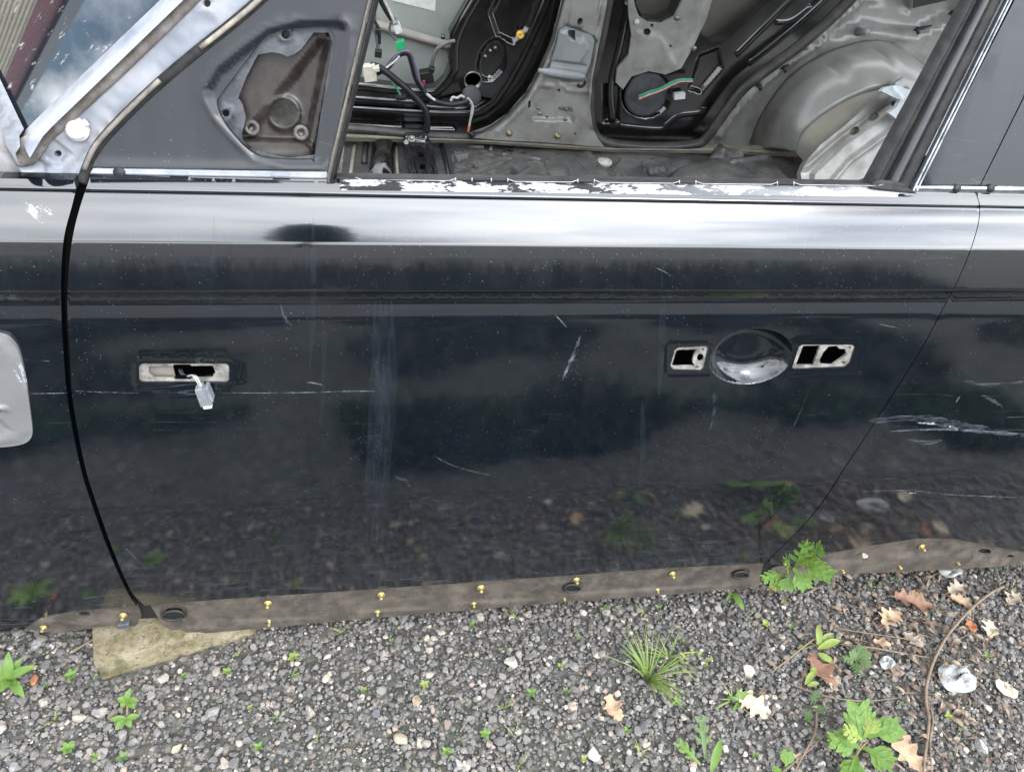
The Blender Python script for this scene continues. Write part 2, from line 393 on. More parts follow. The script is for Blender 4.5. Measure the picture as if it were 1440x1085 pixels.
def icos(sub):
    bm = bmesh.new(); bmesh.ops.create_icosphere(bm, subdivisions=sub, radius=1.0)
    V = np.array([v.co[:] for v in bm.verts]); F = np.array([[v.index for v in f.verts] for f in bm.faces]); bm.free(); return V, F
def gravel_mesh(name, x0, x1, y0, y1, dens, sub, excl=None, zoff=0., rs=1.0):
    n = int((x1 - x0) * (y1 - y0) * dens)
    X = rng.uniform(x0, x1, n); Y = rng.uniform(y0, y1, n)
    if excl is not None:
        k = ~excl(X, Y); X, Y = X[k], Y[k]; n = len(X)
    BV, BF = icos(sub)
    R = np.clip(rng.lognormal(math.log(.0043), .40, n), .0020, .0115)
    R = R * rs
    protos = []
    for _ in range(14):
        v = BV.copy()
        for _ in range(7):                        # planar chips make facets
            d = rng.normal(size=3); d /= np.linalg.norm(d); c = rng.uniform(.40, .8); s = v @ d; v = v - np.maximum(s - c, 0)[:, None] * d
        v *= rng.uniform(.75, 1.15, 3); protos.append(v)
    protos = np.array(protos)
    pv = protos[rng.integers(0, 14, n)]
    ang = rng.uniform(0, 2 * math.pi, (n, 3)); c, s = np.cos(ang), np.sin(ang)
    def rot(P, i, j, k): a = P[:, :, i] * c[:, k, None] - P[:, :, j] * s[:, k, None]; b = P[:, :, i] * s[:, k, None] + P[:, :, j] * c[:, k, None]; P[:, :, i] = a; P[:, :, j] = b
    rot(pv, 1, 2, 0); rot(pv, 0, 2, 1)
    pv[:, :, 2] *= .72; rot(pv, 0, 1, 2)
    pv *= R[:, None, None]
    Zc = R * rng.uniform(.05, .75, n) + zoff
    pv[:, :, 0] += X[:, None]; pv[:, :, 1] += Y[:, None]; pv[:, :, 2] += Zc[:, None]
    V = pv.reshape(-1, 3); nv = len(BV); F = (BF[None] + (np.arange(n) * nv)[:, None, None]).reshape(-1, 3)
    me = bpy.data.meshes.new(name)
    me.vertices.add(len(V)); me.vertices.foreach_set('co', V.astype(np.float32).ravel())
    me.loops.add(len(F) * 3); me.loops.foreach_set('vertex_index', F.astype(np.int32).ravel())
    me.polygons.add(len(F)); me.polygons.foreach_set('loop_start', np.arange(0, len(F) * 3, 3, dtype=np.int32))
    me.update(calc_edges=True)
    pal = np.array([(.060, .058, .060), (.088, .085, .087), (.125, .12, .12), (.165, .16, .155), (.21, .20, .19), (.27, .24, .215), (.46, .40, .33), (.56, .52, .47), (.34, .25, .20), (.16, .12, .09)])
    w = np.array([.12, .20, .23, .19, .10, .06, .045, .018, .025, .04]); w /= w.sum()
    ci = pal[rng.choice(len(pal), n, p=w)] * rng.uniform(.62, 1.05, (n, 1))
    colr = np.ones((n, nv, 4), np.float32); colr[:, :, :3] = ci[:, None]
    at = me.color_attributes.new('stone', 'FLOAT_COLOR', 'POINT'); at.data.foreach_set('color', colr.ravel())
    me.materials.append(m_stone)
    me.polygons.foreach_set('use_smooth', np.full(len(F), False))
    o = bpy.data.objects.new(name, me); COL.objects.link(o); return o
g = G('gravel_stone'); a = g.n.new('ShaderNodeAttribute'); a.attribute_name = 'stone'
g.set(base_color=g.mix(g.ramp(g.noise(300, 6, .7), [(.3, 0.), (.75, .65)]), a.outputs['Color'], (.20, .19, .175)), roughness=.8).bump(g.noise(700, 4, .7), .35, .002)
m_stone = g.m
gx = (-.95, 1.65, -.37, .19)
BLK_A, BLK_B = PZ(146, 957, 0), PZ(360, 893, 0)
bd = (BLK_B - BLK_A) / np.linalg.norm(BLK_B - BLK_A); bn = np.array([-bd[1], bd[0]])
def nearblk(X, Y):
    u = (X - BLK_A[0]) * bd[0] + (Y - BLK_A[1]) * bd[1]; v = (X - BLK_A[0]) * bn[0] + (Y - BLK_A[1]) * bn[1]
    return (u > -.008) & (u < np.linalg.norm(BLK_B - BLK_A) + .006) & (v > -.004) & (v < .17)
o = gravel_mesh('gravel', *gx, 15500, 2, nearblk); tag(o, 'loose grey crushed gravel with pale chips in front of the car', 'gravel', kind='stuff')
o = gravel_mesh('grit', *gx, 13000, 1, nearblk, .0015, .40); tag(o, 'fine grit and soil crumbs between the gravel stones', 'grit', kind='stuff')
ex = lambda X, Y: (X > gx[0]) & (X < gx[1]) & (Y > gx[2]) & (Y < gx[3])
o = gravel_mesh('gravel', -2.2, 2.8, -1.3, .8, 3000, 1, ex); tag(o, 'outlying grey crushed gravel around the car', 'gravel', kind='stuff')

# rough grass added out of view to darken the door's reflections; weeds tint them green
def blades(name, n, x0, x1, y0, y1, hmax, label, mat, edge=.0):
    X = rng.uniform(x0, x1, n); Y = rng.uniform(y0, y1, n); k = (np.sin(X * 5.1) * .5 + np.sin(X * 11.3 + 1) * .3 + np.sin(Y * 9 + X * 3) * .4) > edge + (Y - y0) / (y1 - y0) * 1.6 - 1.2
    X, Y = X[k], Y[k]; n = len(X); a = rng.uniform(0, 6.28, n); h = hmax * rng.uniform(.35, 1, n); w = rng.uniform(.003, .008, n); lx = np.cos(a) * h * .5; ly = np.sin(a) * h * .5
    B = np.column_stack([X, Y, np.full(n, -.004)]); s = np.column_stack([-np.sin(a) * w, np.cos(a) * w, np.zeros(n)])
    M_ = B + np.column_stack([lx * .35, ly * .35, h * .6]); T_ = B + np.column_stack([lx, ly, h])
    V = np.stack([B - s, B + s, M_ + s * .8, M_ - s * .8, T_], 1).reshape(-1, 3); F = []
    for i in range(n): b = 5 * i; F += [(b, b + 1, b + 2, b + 3), (b + 3, b + 2, b + 4)]
    o = mesh(name, V, F, mat); tag(o, label, 'grass', kind='stuff')
m_rough = simple('added_rough_grass', (.030, .040, .018), (.020, .027, .013), 2, .6)
blades('added_rough_grass', 26000, -2.6, 3.2, -3.4, -.5, .11, 'added dark rough grass that darkens the door reflections', m_rough)
blades('weed_patch', 5200, -1.2, 1.9, -.80, -.46, .085, 'low green weeds growing a step in front of the car', simple('weed_patch_green', (.055, .115, .028), (.035, .075, .02), 5, .55), .25)
# ------------------------------------------------------------------ body side profile: y(z), from tilt of each band
def slope(py, px=720.): d = ray(px, py); return -d[2] / d[1]
def build_profile(y0=0.0):
    seg = [(832, -15), (800, -13), (770, -11), (735, -8), (700, -6), (688, -2.5), (640, -.5), (560, 1), (500, 2.5), (460, 4), (450, 6), (446.5, 13), (420, 15),
           (416.5, 16), (415.5, -66), (409.5, -70), (408, 9), (350, 9), (346.5, 10), (344, 27), (320, 31), (300, 36), (283, 41), (280.5, 42), (279, -55), (277, 10), (275, 62), (271, 64), (263, 66), (256, 70)]
    y, z, ys, zs = y0, None, [], []
    for (p0, t0), (p1, t1) in zip(seg[:-1], seg[1:]):
        n = max(2, int(abs(p0 - p1) / 1.0) + 1)
        for k in range(n):
            py = p0 + (p1 - p0) * k / n; t = math.tan(math.radians(t0 + (t1 - t0) * k / n)); s = slope(py)
            if z is None: z = CAM[2] - s * (y - CAM[1])
            else:
                z2 = (CAM[2] - s * (-CAM[1] + y - t * z)) / (1 + s * t)
                if z2 > z: y += t * (z2 - z); z = z2
            ys.append(y); zs.append(z)
    ys = np.array(ys); zs = np.array(zs)
    zg = np.arange(zs[0] - .07, zs[-1] + .0, .0005)
    yg = np.interp(zg, zs, ys)
    bot = (ys[1] - ys[0]) / (zs[1] - zs[0]); yg[zg < zs[0]] = ys[0] + (zg[zg < zs[0]] - zs[0]) * bot
    k = np.exp(-.5 * (np.arange(-8, 9) / 2.4) ** 2); k /= k.sum()
    yp = np.pad(yg, 8, mode='reflect', reflect_type='odd'); yg = np.convolve(yp, k, 'valid')
    return zg, yg
y0 = 0.0
for _ in range(6):
    ZG, YG = build_profile(y0); y0 -= float(YG.min())
def prof(z): return np.interp(z, ZG, YG)
def SBuv(px, py):
    y = 0.02
    for _ in range(40):
        p = PY(px, py, y); y = .5 * y + .5 * float(prof(p[2]))
    return np.array([p[0], p[2]])
def SB(px, py, off=0.): u, z = SBuv(px, py); return np.array([u, float(prof(z)) - off, z])
BODY = Frame((0, 0, 0), (1, 0, 0), (0, 0, 1))
bodybase = lambda Q: -prof(Q[:, 1])
zr_body = []
_z = ZG[0]
while _z < ZG[-1]:
    zr_body.append(_z); i = np.searchsorted(ZG, _z); i = min(max(i, 3), len(ZG) - 12)
    c = np.abs(np.diff(YG[max(0, i - 6):i + 18], 2)).max()
    _z += .0014 if c > 4e-5 else (.004 if c > 1e-5 else .012)

# ------------------------------------------------------------------ materials of the car
m_paint = paint('black_blue_paint', (.0021, .0036, .0065), (.12, .16, .225), .036, ior=1.78, coat=True)
m_paint_f = m_paint
m_satin = paint('satin_slate_paint', (.006, .0075, .011), (.16, .18, .22), .10, ior=1.5, rough=.30)
m_sill = simple('grimy_sill_steel', (.054, .044, .035), (.032, .027, .022), 12, .75, bump=.9, bscale=200, dirt=(.11, .093, .073), damt=.8, dscale=26)
m_cream = simple('dirty_cream_gasket', (.29, .275, .245), (.19, .18, .165), 60, .7, bump=.4, bscale=500, dirt=(.05, .045, .04), damt=.9, dscale=70)
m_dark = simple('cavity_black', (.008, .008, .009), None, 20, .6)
m_brass = simple('yellow_zinc_stud', (.55, .44, .15), (.36, .28, .10), 300, .42, metal=.6, dirt=(.12, .10, .07), damt=.7, dscale=200)
m_rubber = simple('black_rubber', ior=1.32, c1=(.008, .008, .009), c2=(.018, .018, .019), scale=50, rough=.55, bump=.25, bscale=600, dirt=(.06, .056, .05), damt=.35, dscale=60)
m_grey = simple('grey_body_primer', (.28, .285, .27), (.22, .225, .21), 9, .32, ior=1.7, dirt=(.10, .085, .06), damt=.7, dscale=12)
m_blackp = simple('gloss_black_paint', (.004, .004, .0045), (.008, .008, .009), 12, .14, ior=1.8, dirt=(.06, .055, .045), damt=.16, dscale=25)
m_silver = simple('silver_plastic', (.20, .205, .21), (.17, .175, .18), 15, .38, metal=.25, dirt=(.15, .15, .15), damt=.25, dscale=40)
m_pillar = simple('dusty_pillar_paint', (.22, .24, .28), (.15, .165, .20), 14, .34, ior=1.6, dirt=(.33, .33, .34), damt=.6, dscale=22)
m_trim = simple('worn_bright_trim', (.40, .42, .45), (.30, .32, .35), 40, .2, metal=.9, dirt=(.02, .02, .022), damt=.7, dscale=45)
m_steel = simple('zinc_steel', (.30, .30, .29), (.18, .18, .175), 80, .35, metal=.8)
m_white = simple('white_plastic', (.58, .58, .56), (.46, .46, .44), 60, .45, bump=.1)

# ------------------------------------------------------------------ the car
car = empty('car', CARLOC, 'stripped dark blue-black car shell without wheels, glass or trim on gravel', 'car')

front_gap = [(122, 263), (113, 290), (104, 325), (98, 365), (95, 412), (95.5, 460), (98, 500), (102, 560), (112, 620), (122, 665), (133, 700), (157, 768), (183, 828), (203, 851)]
fender_edge = [(107, 266), (101, 290), (91, 328), (87, 365), (85.5, 412), (87, 460), (90, 510), (94.5, 560), (105, 620), (115, 665), (126, 700), (151, 770), (178, 830), (192, 852)]
rear_gap = [(1374, 278), (1377, 290), (1375, 315), (1363, 355), (1346, 395), (1325, 435), (1300, 482), (1275, 523), (1230, 593), (1189, 655), (1155, 707), (1120, 748), (1075, 791)]
cm = lambda pl, n=5: [tuple(p) for p in catmull(pl, n)]
bottom = [(300, 843), (480, 831), (640, 820), (800, 808.5), (960, 797)]
def pytop(px):
    lo, hi = 150., 330.
    for _ in range(40):
        m_ = (lo + hi) / 2
        if PY(px, m_, float(YG[-1]))[2] > ZG[-1]: lo = m_
        else: hi = m_
    return hi
top = [(px, pytop(px) + .8) for px in (1371, 1260, 1100, 900, 700, 500, 300, 200, 128)]
door_out = cm(front_gap) + bottom + cm(rear_gap)[::-1] + top
lampo = rrect(195, 512, 322, 539, 6)
h1o = [(945, 518), (943, 514), (949, 493), (954, 489), (994, 487), (996, 491), (990, 519), (986, 522), (948, 521)]
h2o = [(1114, 518), (1124, 488), (1129, 485), (1199, 485), (1203, 488), (1196, 511), (1189, 517), (1118, 520)]
bowl = circ(1056, 501, 60, 38, 48, math.radians(-9))
door = sheet('front_door', BODY, door_out, m_paint, car, res=.022, zr=zr_body, uvf=SBuv, base=bodybase, thick=.016,
             holes=[lampo, h1o, h2o], loops_=[bowl, [(1056 + (x - 1056) * .975, 501 + (y - 501) * .975) for x, y in bowl], [(1056 + (x - 1056) * .94, 501 + (y - 501) * .94) for x, y in bowl]],
             feats=[('ebowl', bowl, -.024),
                    ('poly', rrect(188, 506, 329, 545, 10), -.0014, .009), ('poly', rrect(936, 482, 1004, 528, 8), -.0009, .008), ('poly', rrect(1105, 479, 1212, 526, 8), -.0009, .008)],
             dense=[(circ(1056, 501, 66, 44, 30, math.radians(-9)), .0018), (rrect(184, 503, 333, 548, 8), .003), (rrect(1104, 478, 1213, 527, 3), .003), (rrect(934, 480, 997, 529, 3), .003)])
tag(door, 'dark glossy door skin with oval handle recess and empty lamp and handle openings')
fender = sheet('front_fender', BODY, cm(fender_edge) + [(150, 855), (100, 860), (65, 866), (35, 884), (-140, 905), (-140, pytop(-140) + 9), (-60, pytop(-60) + 9), (0, pytop(0) + 9), (60, pytop(60) + 9), (104, pytop(104) + 9)], m_paint, car,
               res=.022, zr=zr_body, uvf=SBuv, base=bodybase, thick=.016, holes=[[(-120, 470), (0, 471), (16, 479), (29, 498), (39, 538), (47, 598), (47, 612), (43, 620), (30, 627), (0, 631), (-120, 640)]])
rq_edge = [(x + 1.5, y + .4) for x, y in rear_gap]
rear_panel = sheet('rear_door', BODY, [(1376, pytop(1376) + .8)] + cm(rq_edge)[:-1] + [(1082, 793), (1116, 797), (1160, 779), (1225, 767), (1290, 757), (1340, 757), (1400, 768), (1470, 782), (1700, 770), (1800, 500), (1760, pytop(1760) + .8), (1440, pytop(1440) + .8)], m_paint, car,
                   res=.03, zr=zr_body, uvf=SBuv, base=lambda Q: -prof(Q[:, 1]) - .0006, thick=.016)

# door shut faces and inner door pan so that the gaps and openings read dark
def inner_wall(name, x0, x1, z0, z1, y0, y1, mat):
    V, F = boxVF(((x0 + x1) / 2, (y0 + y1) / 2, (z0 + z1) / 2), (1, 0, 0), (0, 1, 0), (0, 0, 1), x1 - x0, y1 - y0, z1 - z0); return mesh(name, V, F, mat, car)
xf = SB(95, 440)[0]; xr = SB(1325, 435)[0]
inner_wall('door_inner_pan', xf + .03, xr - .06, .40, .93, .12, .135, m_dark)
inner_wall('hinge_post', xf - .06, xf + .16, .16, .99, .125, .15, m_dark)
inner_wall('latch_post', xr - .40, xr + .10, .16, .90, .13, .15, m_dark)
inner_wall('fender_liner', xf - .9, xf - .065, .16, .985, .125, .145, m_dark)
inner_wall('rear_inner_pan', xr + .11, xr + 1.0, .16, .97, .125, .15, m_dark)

# ---- sill flange below the door, with its pressed step
def on_off(px, py, y): return PY(px, py, y)
YS = float(prof(SBuv(640, 822)[1])) + .010
SILL = FY(YS)
sill_hole = circ(804, 824, 13, 6, 18, -.06); slot = rrect(228, 853, 258, 869, 7)
sill = sheet('sill', SILL, [(210, 848), (480, 825), (800, 802), (1075, 786), (1066, 822), (960, 831), (800, 842.5), (640, 856), (480, 869), (350, 881), (285, 887), (240, 885), (226, 874)],
             m_sill, car, res=.0065, thick=.004, holes=[circ(804, 824, 8.5, 4, 14, -.06), rrect(233, 857, 256, 867, 4), circ(1041, 805.5, 8, 3.8, 14, -.1)],
             feats=[('poly', [(262, 879), (480, 861), (800, 835), (1075, 815), (1075, 850), (800, 870), (480, 900), (250, 910)], .0055, .005), ('poly', circ(804, 824, 15, 7.5, 18, -.06), -.002, .004),
                    ('poly', rrect(226, 852, 262, 871, 8), -.004, .005), ('poly', circ(1041, 805.5, 13, 6.5, 16, -.1), -.003, .004)], dense=[(rrect(224, 850, 264, 873, 2), .0035), (rrect(784, 814, 824, 834, 2), .0035), (rrect(1024, 797, 1060, 814, 2), .0035)])
m_grom = simple('rubber_grommet', (.02, .019, .018), None, 60, .6)
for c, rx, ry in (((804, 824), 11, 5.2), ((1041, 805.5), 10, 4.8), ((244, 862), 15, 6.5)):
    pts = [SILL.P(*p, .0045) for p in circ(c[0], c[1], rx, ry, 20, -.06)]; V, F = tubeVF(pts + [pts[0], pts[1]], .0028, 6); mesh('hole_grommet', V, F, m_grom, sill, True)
    pp = [SILL.P(*p, h_) for h_ in (.0005, .0030) for p in circ(c[0], c[1], rx - 1, ry - .5, 18, -.06)]; mesh('hole_dark_disc', pp, [tuple(range(18))[::-1], tuple(range(18, 36))] + [(k, (k + 1) % 18, 18 + (k + 1) % 18, 18 + k) for k in range(18)], m_dark, sill)  # black discs painting in the shade inside the sill holes
fs = sheet('fender_sill_flange', SILL, [(36, 884), (62, 865), (100, 855), (150, 849), (193, 849), (199, 866), (190, 880), (160, 879), (120, 884), (86, 889), (60, 888)], m_sill, car, res=.01, thick=.004,
           holes=[circ(118, 865, 8.5, 4, 14, .05)], feats=[('poly', circ(118, 865, 14, 8, 16), -.003, .004), ('line', [(60, 872), (120, 877), (190, 872)], .003, .006)], dense=[(rrect(100, 853, 136, 877, 2), .0035)])
rs = sheet('rear_sill_flange', SILL, [(1085, 800), (1110, 792), (1160, 777), (1225, 765), (1290, 755), (1345, 755), (1400, 765), (1475, 778), (1700, 766), (1700, 775), (1440, 791), (1300, 799), (1200, 803), (1120, 811), (1083, 815)],
           m_sill, car, res=.012, thick=.004, holes=[circ(1421, 782, 5, 2.4, 12), circ(1385, 775, 9, 4, 12, .1)],
           feats=[('poly', [(1090, 812), (1160, 792), (1290, 776), (1360, 778), (1440, 792), (1440, 830), (1090, 840)], .006, .008)])
jk = mesh('jacking_clip', *boxVF(SILL.P(176, 872, .004), (1, 0, .1), (0, 0, 1), (0, 1, 0), .022, .014, .02), simple('dull_lead_clip', (.12, .13, .15), None, 60, .45, metal=.5), car); bev(jk, .002)
inner_wall('added_shade_slab', xf - .9, xr + 1.2, .125, .38, YS + .21, 1.62, m_dark)  # unseen slab, added to block light under the car and darken it
inner_wall('rocker_box', xf - .5, xr + .8, .083, .2, YS + .007, YS + .2, m_dark)  # coloured black behind the sill so its holes read as shaded

def stud(px, py, s=1.0, parent=None):
    c = SILL.P(px, py, .002); n = np.array([0, -1., .12])
    n /= np.linalg.norm(n)
    o = lathe('stud', c, n, [(.0001, 0), (.0068 * s, 0), (.0072 * s, .0012), (.006 * s, .002), (.0034 * s, .0024), (.0030 * s, .009 * s), (.0026 * s, .0125 * s), (.0005, .013 * s)], m_brass, parent or sill, 14)
    return o
for p, s in (((377, 846), 1.05), ((379, 872), .9), ((536, 834), 1.1), ((531, 858.5), .85), ((676, 824), 1.1), ((666, 847), .8), ((810, 813), 1.0), ((793, 838), .75), ((945, 805), 1.0), ((924, 827.5), .75)): stud(*p, s)
for p, s in (((62, 880), .9), ((174, 863), 1.0)): stud(*p, s, fs)
for p, s in (((1100, 786), 1.1), ((1183, 799), .9), ((1263, 793), .95), ((1295, 767), 1.05), ((1345, 788), .8)): stud(*p, s, rs)

# ---- side lamp opening and handle carrier plates (sub-parts of the door)
def grow(pl, k): c_ = np.mean(pl, 0); return [tuple(c_ + (np.asarray(p) - c_) * k) for p in pl]
def plate(name, fr_y, outl, holes, mat, res=.0035, feats=(), thick=.004):
    return sheet(name, FY(fr_y), outl, mat, door, res=res, holes=holes, feats=feats, thick=thick)
ylamp = SB(258, 525)[1] + .004
plate('side_lamp_pocket', ylamp, rrect(193, 510, 324, 541, 5), [[(209, 515.5), (243, 515.5), (244, 512.5), (267, 512.5), (269, 515), (299, 514.5), (301, 519), (303, 525), (300, 527), (299, 531), (270, 531), (268, 534), (246, 534), (244, 531.5), (216, 531), (209, 525)]],
      m_cream, .003, [('poly', rrect(203, 513, 314, 534, 3), -.001, .003)], .0015)
yh = SB(1050, 500)[1] + .003
plate('handle_carrier', yh, [(x - (2 if x < 970 else -2), y - (2 if y < 505 else -2)) for x, y in h1o],
      [grow([(949, 515), (946, 513), (952, 494), (956, 492.5), (979, 492), (975, 500), (973, 508), (976, 514)], 1.08), circ(985, 503, 5, 6, 10), circ(988.5, 491.5, 2, 2, 8), circ(980.5, 516, 2.4, 1.8, 8)], m_cream, .0025)
plate('handle_carrier', yh, [(x - (3 if x < 1160 else -3), y - (2 if y < 505 else -2)) for x, y in h2o],
      [grow([(1120, 513), (1130, 487.5), (1152, 487), (1143, 513)], 1.1), grow([(1157, 512), (1154, 506), (1159, 496), (1166, 488), (1176, 487.5), (1180, 491), (1187, 491.5), (1189, 498), (1185, 502), (1178, 507), (1170, 512.5)], 1.1), circ(1195, 488.5, 2, 2, 8), circ(1186, 510, 3, 2, 8)], m_cream, .0025)
inner_wall('lamp_bracket', *sorted((PY(196, 520, .03)[0], PY(249, 520, .03)[0])), PY(230, 545, .03)[2], PY(230, 506, .03)[2], ylamp + .010, ylamp + .013, simple('brown_inner_steel', (.22, .19, .17), None, 30, .5))

# silver blanking plate in the fender
sp_pts = cm([(-115, 473), (-30, 471), (2, 473), (17, 482), (28, 500), (37, 540), (45, 598), (45, 611), (41, 619), (29, 625), (0, 629), (-115, 638)], 4)
YP = SB(20, 560)[1]
plate_o = sheet('silver_side_plate', FY(YP - .002), sp_pts, m_silver, car, res=.006, thick=.01,
                feats=[('poly', [(-140, 460), (5, 477), (22, 500), (33, 545), (40, 605), (25, 620), (-140, 640)], .003, .012), ('line', [(-60, 566), (8, 572)], .005, .004), ('poly', [(-80, 585), (0, 590), (14, 603), (0, 615), (-80, 620)], -.005, .012)])
# ------------------------------------------------------------------ upper body: frame above the belt line (leans inward)
YB, ZB = float(YG[-1]), float(ZG[-1])
TL = math.radians(17)
UP = Frame((0, YB + .002, ZB), (1, 0, 0), (0, math.sin(TL), math.cos(TL)))
def sub_frame(fr, h): return Frame(fr.O + fr.N * h, fr.U, fr.V)
UPi = sub_frame(UP, -.006)

def strip(name, fr, A, B, hs, mat, parent=car, n=24, hoff=0.):
    """ribbon between two pixel polylines A and B on a frame, with a cross-section of heights"""
    def rs(pl):
        q = [fr.uv(*p) for p in pl]; L_ = [0]
        for a, b in zip(q[:-1], q[1:]): L_.append(L_[-1] + np.linalg.norm(b - a))
        t = np.linspace(0, L_[-1], n); q = np.array(q); return np.column_stack([np.interp(t, L_, q[:, 0]), np.interp(t, L_, q[:, 1])])
    a, b = rs(A), rs(B); m = len(hs); V = []; F = []
    for i in range(n):
        for k in range(m):
            p = a[i] + (b[i] - a[i]) * k / (m - 1); V.append(fr.O + p[0] * fr.U + p[1] * fr.V + (hs[k] + hoff) * fr.N)
    for i in range(n - 1):
        for k in range(m - 1): F.append((i * m + k, i * m + k + 1, (i + 1) * m + k + 1, (i + 1) * m + k))
    o = mesh(name, V, F, mat, parent, True); return o
def arch(h, m=7, base=-.004): return [base] + [h * math.sin(math.pi * (k + .5) / m) ** .5 for k in range(m)] + [base]

# door mirror corner (sail panel) with its five-sided recess
rec_in = [(304, 142), (316, 124), (345, 86), (371, 53), (386, 46), (402, 42), (452, 38), (463, 41), (469, 48), (471, 65), (458, 140), (443, 222), (437, 225), (402, 225), (367, 221), (347, 209), (330, 192), (316, 174), (306, 155)]
rim = [(290, 126), (306, 99), (341, 70), (377, 44), (422, 32), (475, 31), (486, 37), (488, 46), (483, 87), (464, 203), (457, 226), (448, 231), (402, 231), (357, 221), (331, 194), (304, 164), (291, 140)]
sail_left = [(131, 234), (140, 215), (157, 193), (190, 157), (230, 118), (283, 72), (333, 36), (372, -2), (440, -65)]
sail = sheet('mirror_corner_panel', UP, cm(sail_left, 3) + [(535, -65), (517, 0), (460, 239), (300, 237)], m_satin, car, res=.010, thick=.022, holes=[cm(rec_in + rec_in[:1], 3)[:-1]],
             feats=[('poly', rim, -.004, .012), ('line', rim + rim[:1], .0018, .006), ('line', [(125, 236), (480, 240)], .003, .008)], dense=[(rrect(284, 24, 494, 238, 5), .0045)])
m_navy = simple('scuffed_navy_plate', (.010, .014, .022), (.025, .03, .04), 45, .36, dirt=(.12, .12, .125), damt=.5, dscale=50, bump=.2)
floor_cut = [(357, 87), (363, 77), (383, 73.5), (396, 76), (404, 80), (413, 77), (424, 69), (441, 46), (480, 40), (480, 240), (402, 232), (341, 196), (340, 188), (346, 166), (341, 147), (335, 138), (345, 112)]
FL = sub_frame(UP, -.013)
fo = sheet('mirror_recess_plate', FL, [(p[0] + (p[0] - 390) * .06, p[1] + (p[1] - 135) * .06) for p in rec_in], m_navy, car, res=.006, thick=.003,
           holes=[circ(402, 49, 6, 6, 14), circ(318, 159, 5, 5, 12), [(p[0] if p[0] < 470 else 468, min(p[1], 222)) for p in floor_cut if p[1] < 232][:8] + [(462, 46), (468, 60), (442, 218), (402, 222), (350, 208), (341, 196), (340, 188), (346, 166), (341, 147), (335, 138), (345, 112)]],
           feats=[('line', circ(402, 49, 8, 8, 16), .002, .003), ('line', circ(318, 159, 7, 7, 16), .002, .003)])
m_brown = simple('brown_stained_bracket', (.010, .008, .0078), (.022, .017, .015), 14, .30, ior=1.4, dirt=(.06, .052, .042), damt=.35, dscale=90)
FB = sub_frame(UP, -.030)
br = sheet('mirror_bracket', FB, [(325, 60), (372, 40), (460, 30), (478, 40), (476, 80), (448, 234), (330, 215)], m_brown, car, res=.004,
           holes=[circ(398.5, 160, 18.5, 19, 26), circ(453, 50, 5.5, 4.5, 12)],
           feats=[('poly', [(368, 165), (450, 60), (462, 60), (432, 205), (340, 205), (340, 190)], -.008, .014), ('line', circ(398.5, 160, 20.5, 21, 26), .0035, .004), ('line', [(466, 60), (437, 200)], .006, .010),
                  ('poly', [(330, 196), (440, 200), (448, 240), (330, 240)], .012, .004)], dense=[(circ(398, 160, 28, 28), .003)])
m_brown2 = simple('worn_boss', (.10, .095, .088), (.04, .036, .033), 200, .45)
for c in ((354, 180), (423.5, 187)):
    lathe('boss', FB.P(*c, -.006), FB.N, [(.0095, 0), (.0095, .006), (.008, .0075), (.0045, .0075), (.0045, .002), (.0002, .002)], m_brown2, br, 18)
sheet('mirror_recess_back', sub_frame(UP, -.075), [(290, 20), (500, 20), (480, 250), (290, 250)], simple('pale_inner_foam', (.20, .19, .17), (.10, .1, .09), 60, .8, dirt=(.03, .03, .03), damt=.8, dscale=40), car, res=.05)

# top flange of the door below the corner panel: hole and pressed steps
fl = strip('door_top_flange', UP, [(132, 236), (300, 238.5), (459, 241)], [(127, pytop(127) + .6), (300, pytop(300) + .6), (466, pytop(466) + .6)], [0, .003, .002, .003, .003, 0], m_pillar, hoff=.0)
lathe('drain_hole', UP.P(169, 242.5, .0025), UP.N, [(.0001, 0), (.0068, 0), (.0068, .0012), (.0001, .0012)], m_dark, fl, 18)
for px in (251, 395): mesh('flange_tab', *boxVF(UP.P(px, 242.5 + (px - 251) * .012, .003), UP.U, UP.V, UP.N, .02, .004, .003), m_pillar, fl)

# rubber and bright channel at the front of the window opening
m_chan = simple('grey_channel', (.06, .06, .065), (.04, .04, .045), 30, .42, dirt=(.14, .135, .125), damt=.35, dscale=50)
strip('window_channel', UP, [(535, -65), (518, 0), (462, 240), (459, 256)], [(541, -65), (523, 0), (467, 240), (464, 256)], [0, .006, .007, .004], m_chan)
strip('window_channel_lip', UP, [(541, -65), (523.5, 0), (467.5, 240), (464.5, 256)], [(551, -65), (533, 0), (475, 240), (471, 254)], [.003, .008, .002, -.012, -.02], m_rubber)
tube('channel_edge', [UP.P(p[0], p[1], .007) for p in ((537, -65), (519.5, 0), (463.5, 240), (461, 254))], .0012, simple('tan_edge', (.14, .12, .09), (.07, .06, .05), 90, .6), car, 6)

# window frame at the rear of the opening, several rubber and metal strips
def q(l): return [(l[0] + (l[0] - l[1]) * .27, -72), (l[0], 0), (l[1], l[2])]
m_rub2 = simple('ribbed_grey_rubber', (.032, .033, .037), (.022, .023, .026), 30, .30, dirt=(.08, .08, .08), damt=.25, dscale=40)
rf = strip('window_frame_seal', UP, q((1360, 1220, 258)), q((1381, 1251, 254)), arch(.010), m_rubber, hoff=-.010)
strip('seal_rib', UP, q((1369, 1234, 256)), q((1373, 1240, 255)), arch(.004), m_rubber, rf, hoff=-.002)
strip('window_frame_strip', UP, q((1380, 1250, 255)), q((1395, 1266, 258)), arch(.009), m_rub2, hoff=-.006)
strip('window_frame_channel', UP, q((1395, 1265, 262)), q((1415, 1283, 268)), arch(.004), m_rubber, hoff=-.007)
strip('bright_edge', UP, q((1414.5, 1281, 268)), q((1418, 1285.5, 268)), arch(.003), m_trim, hoff=.0)
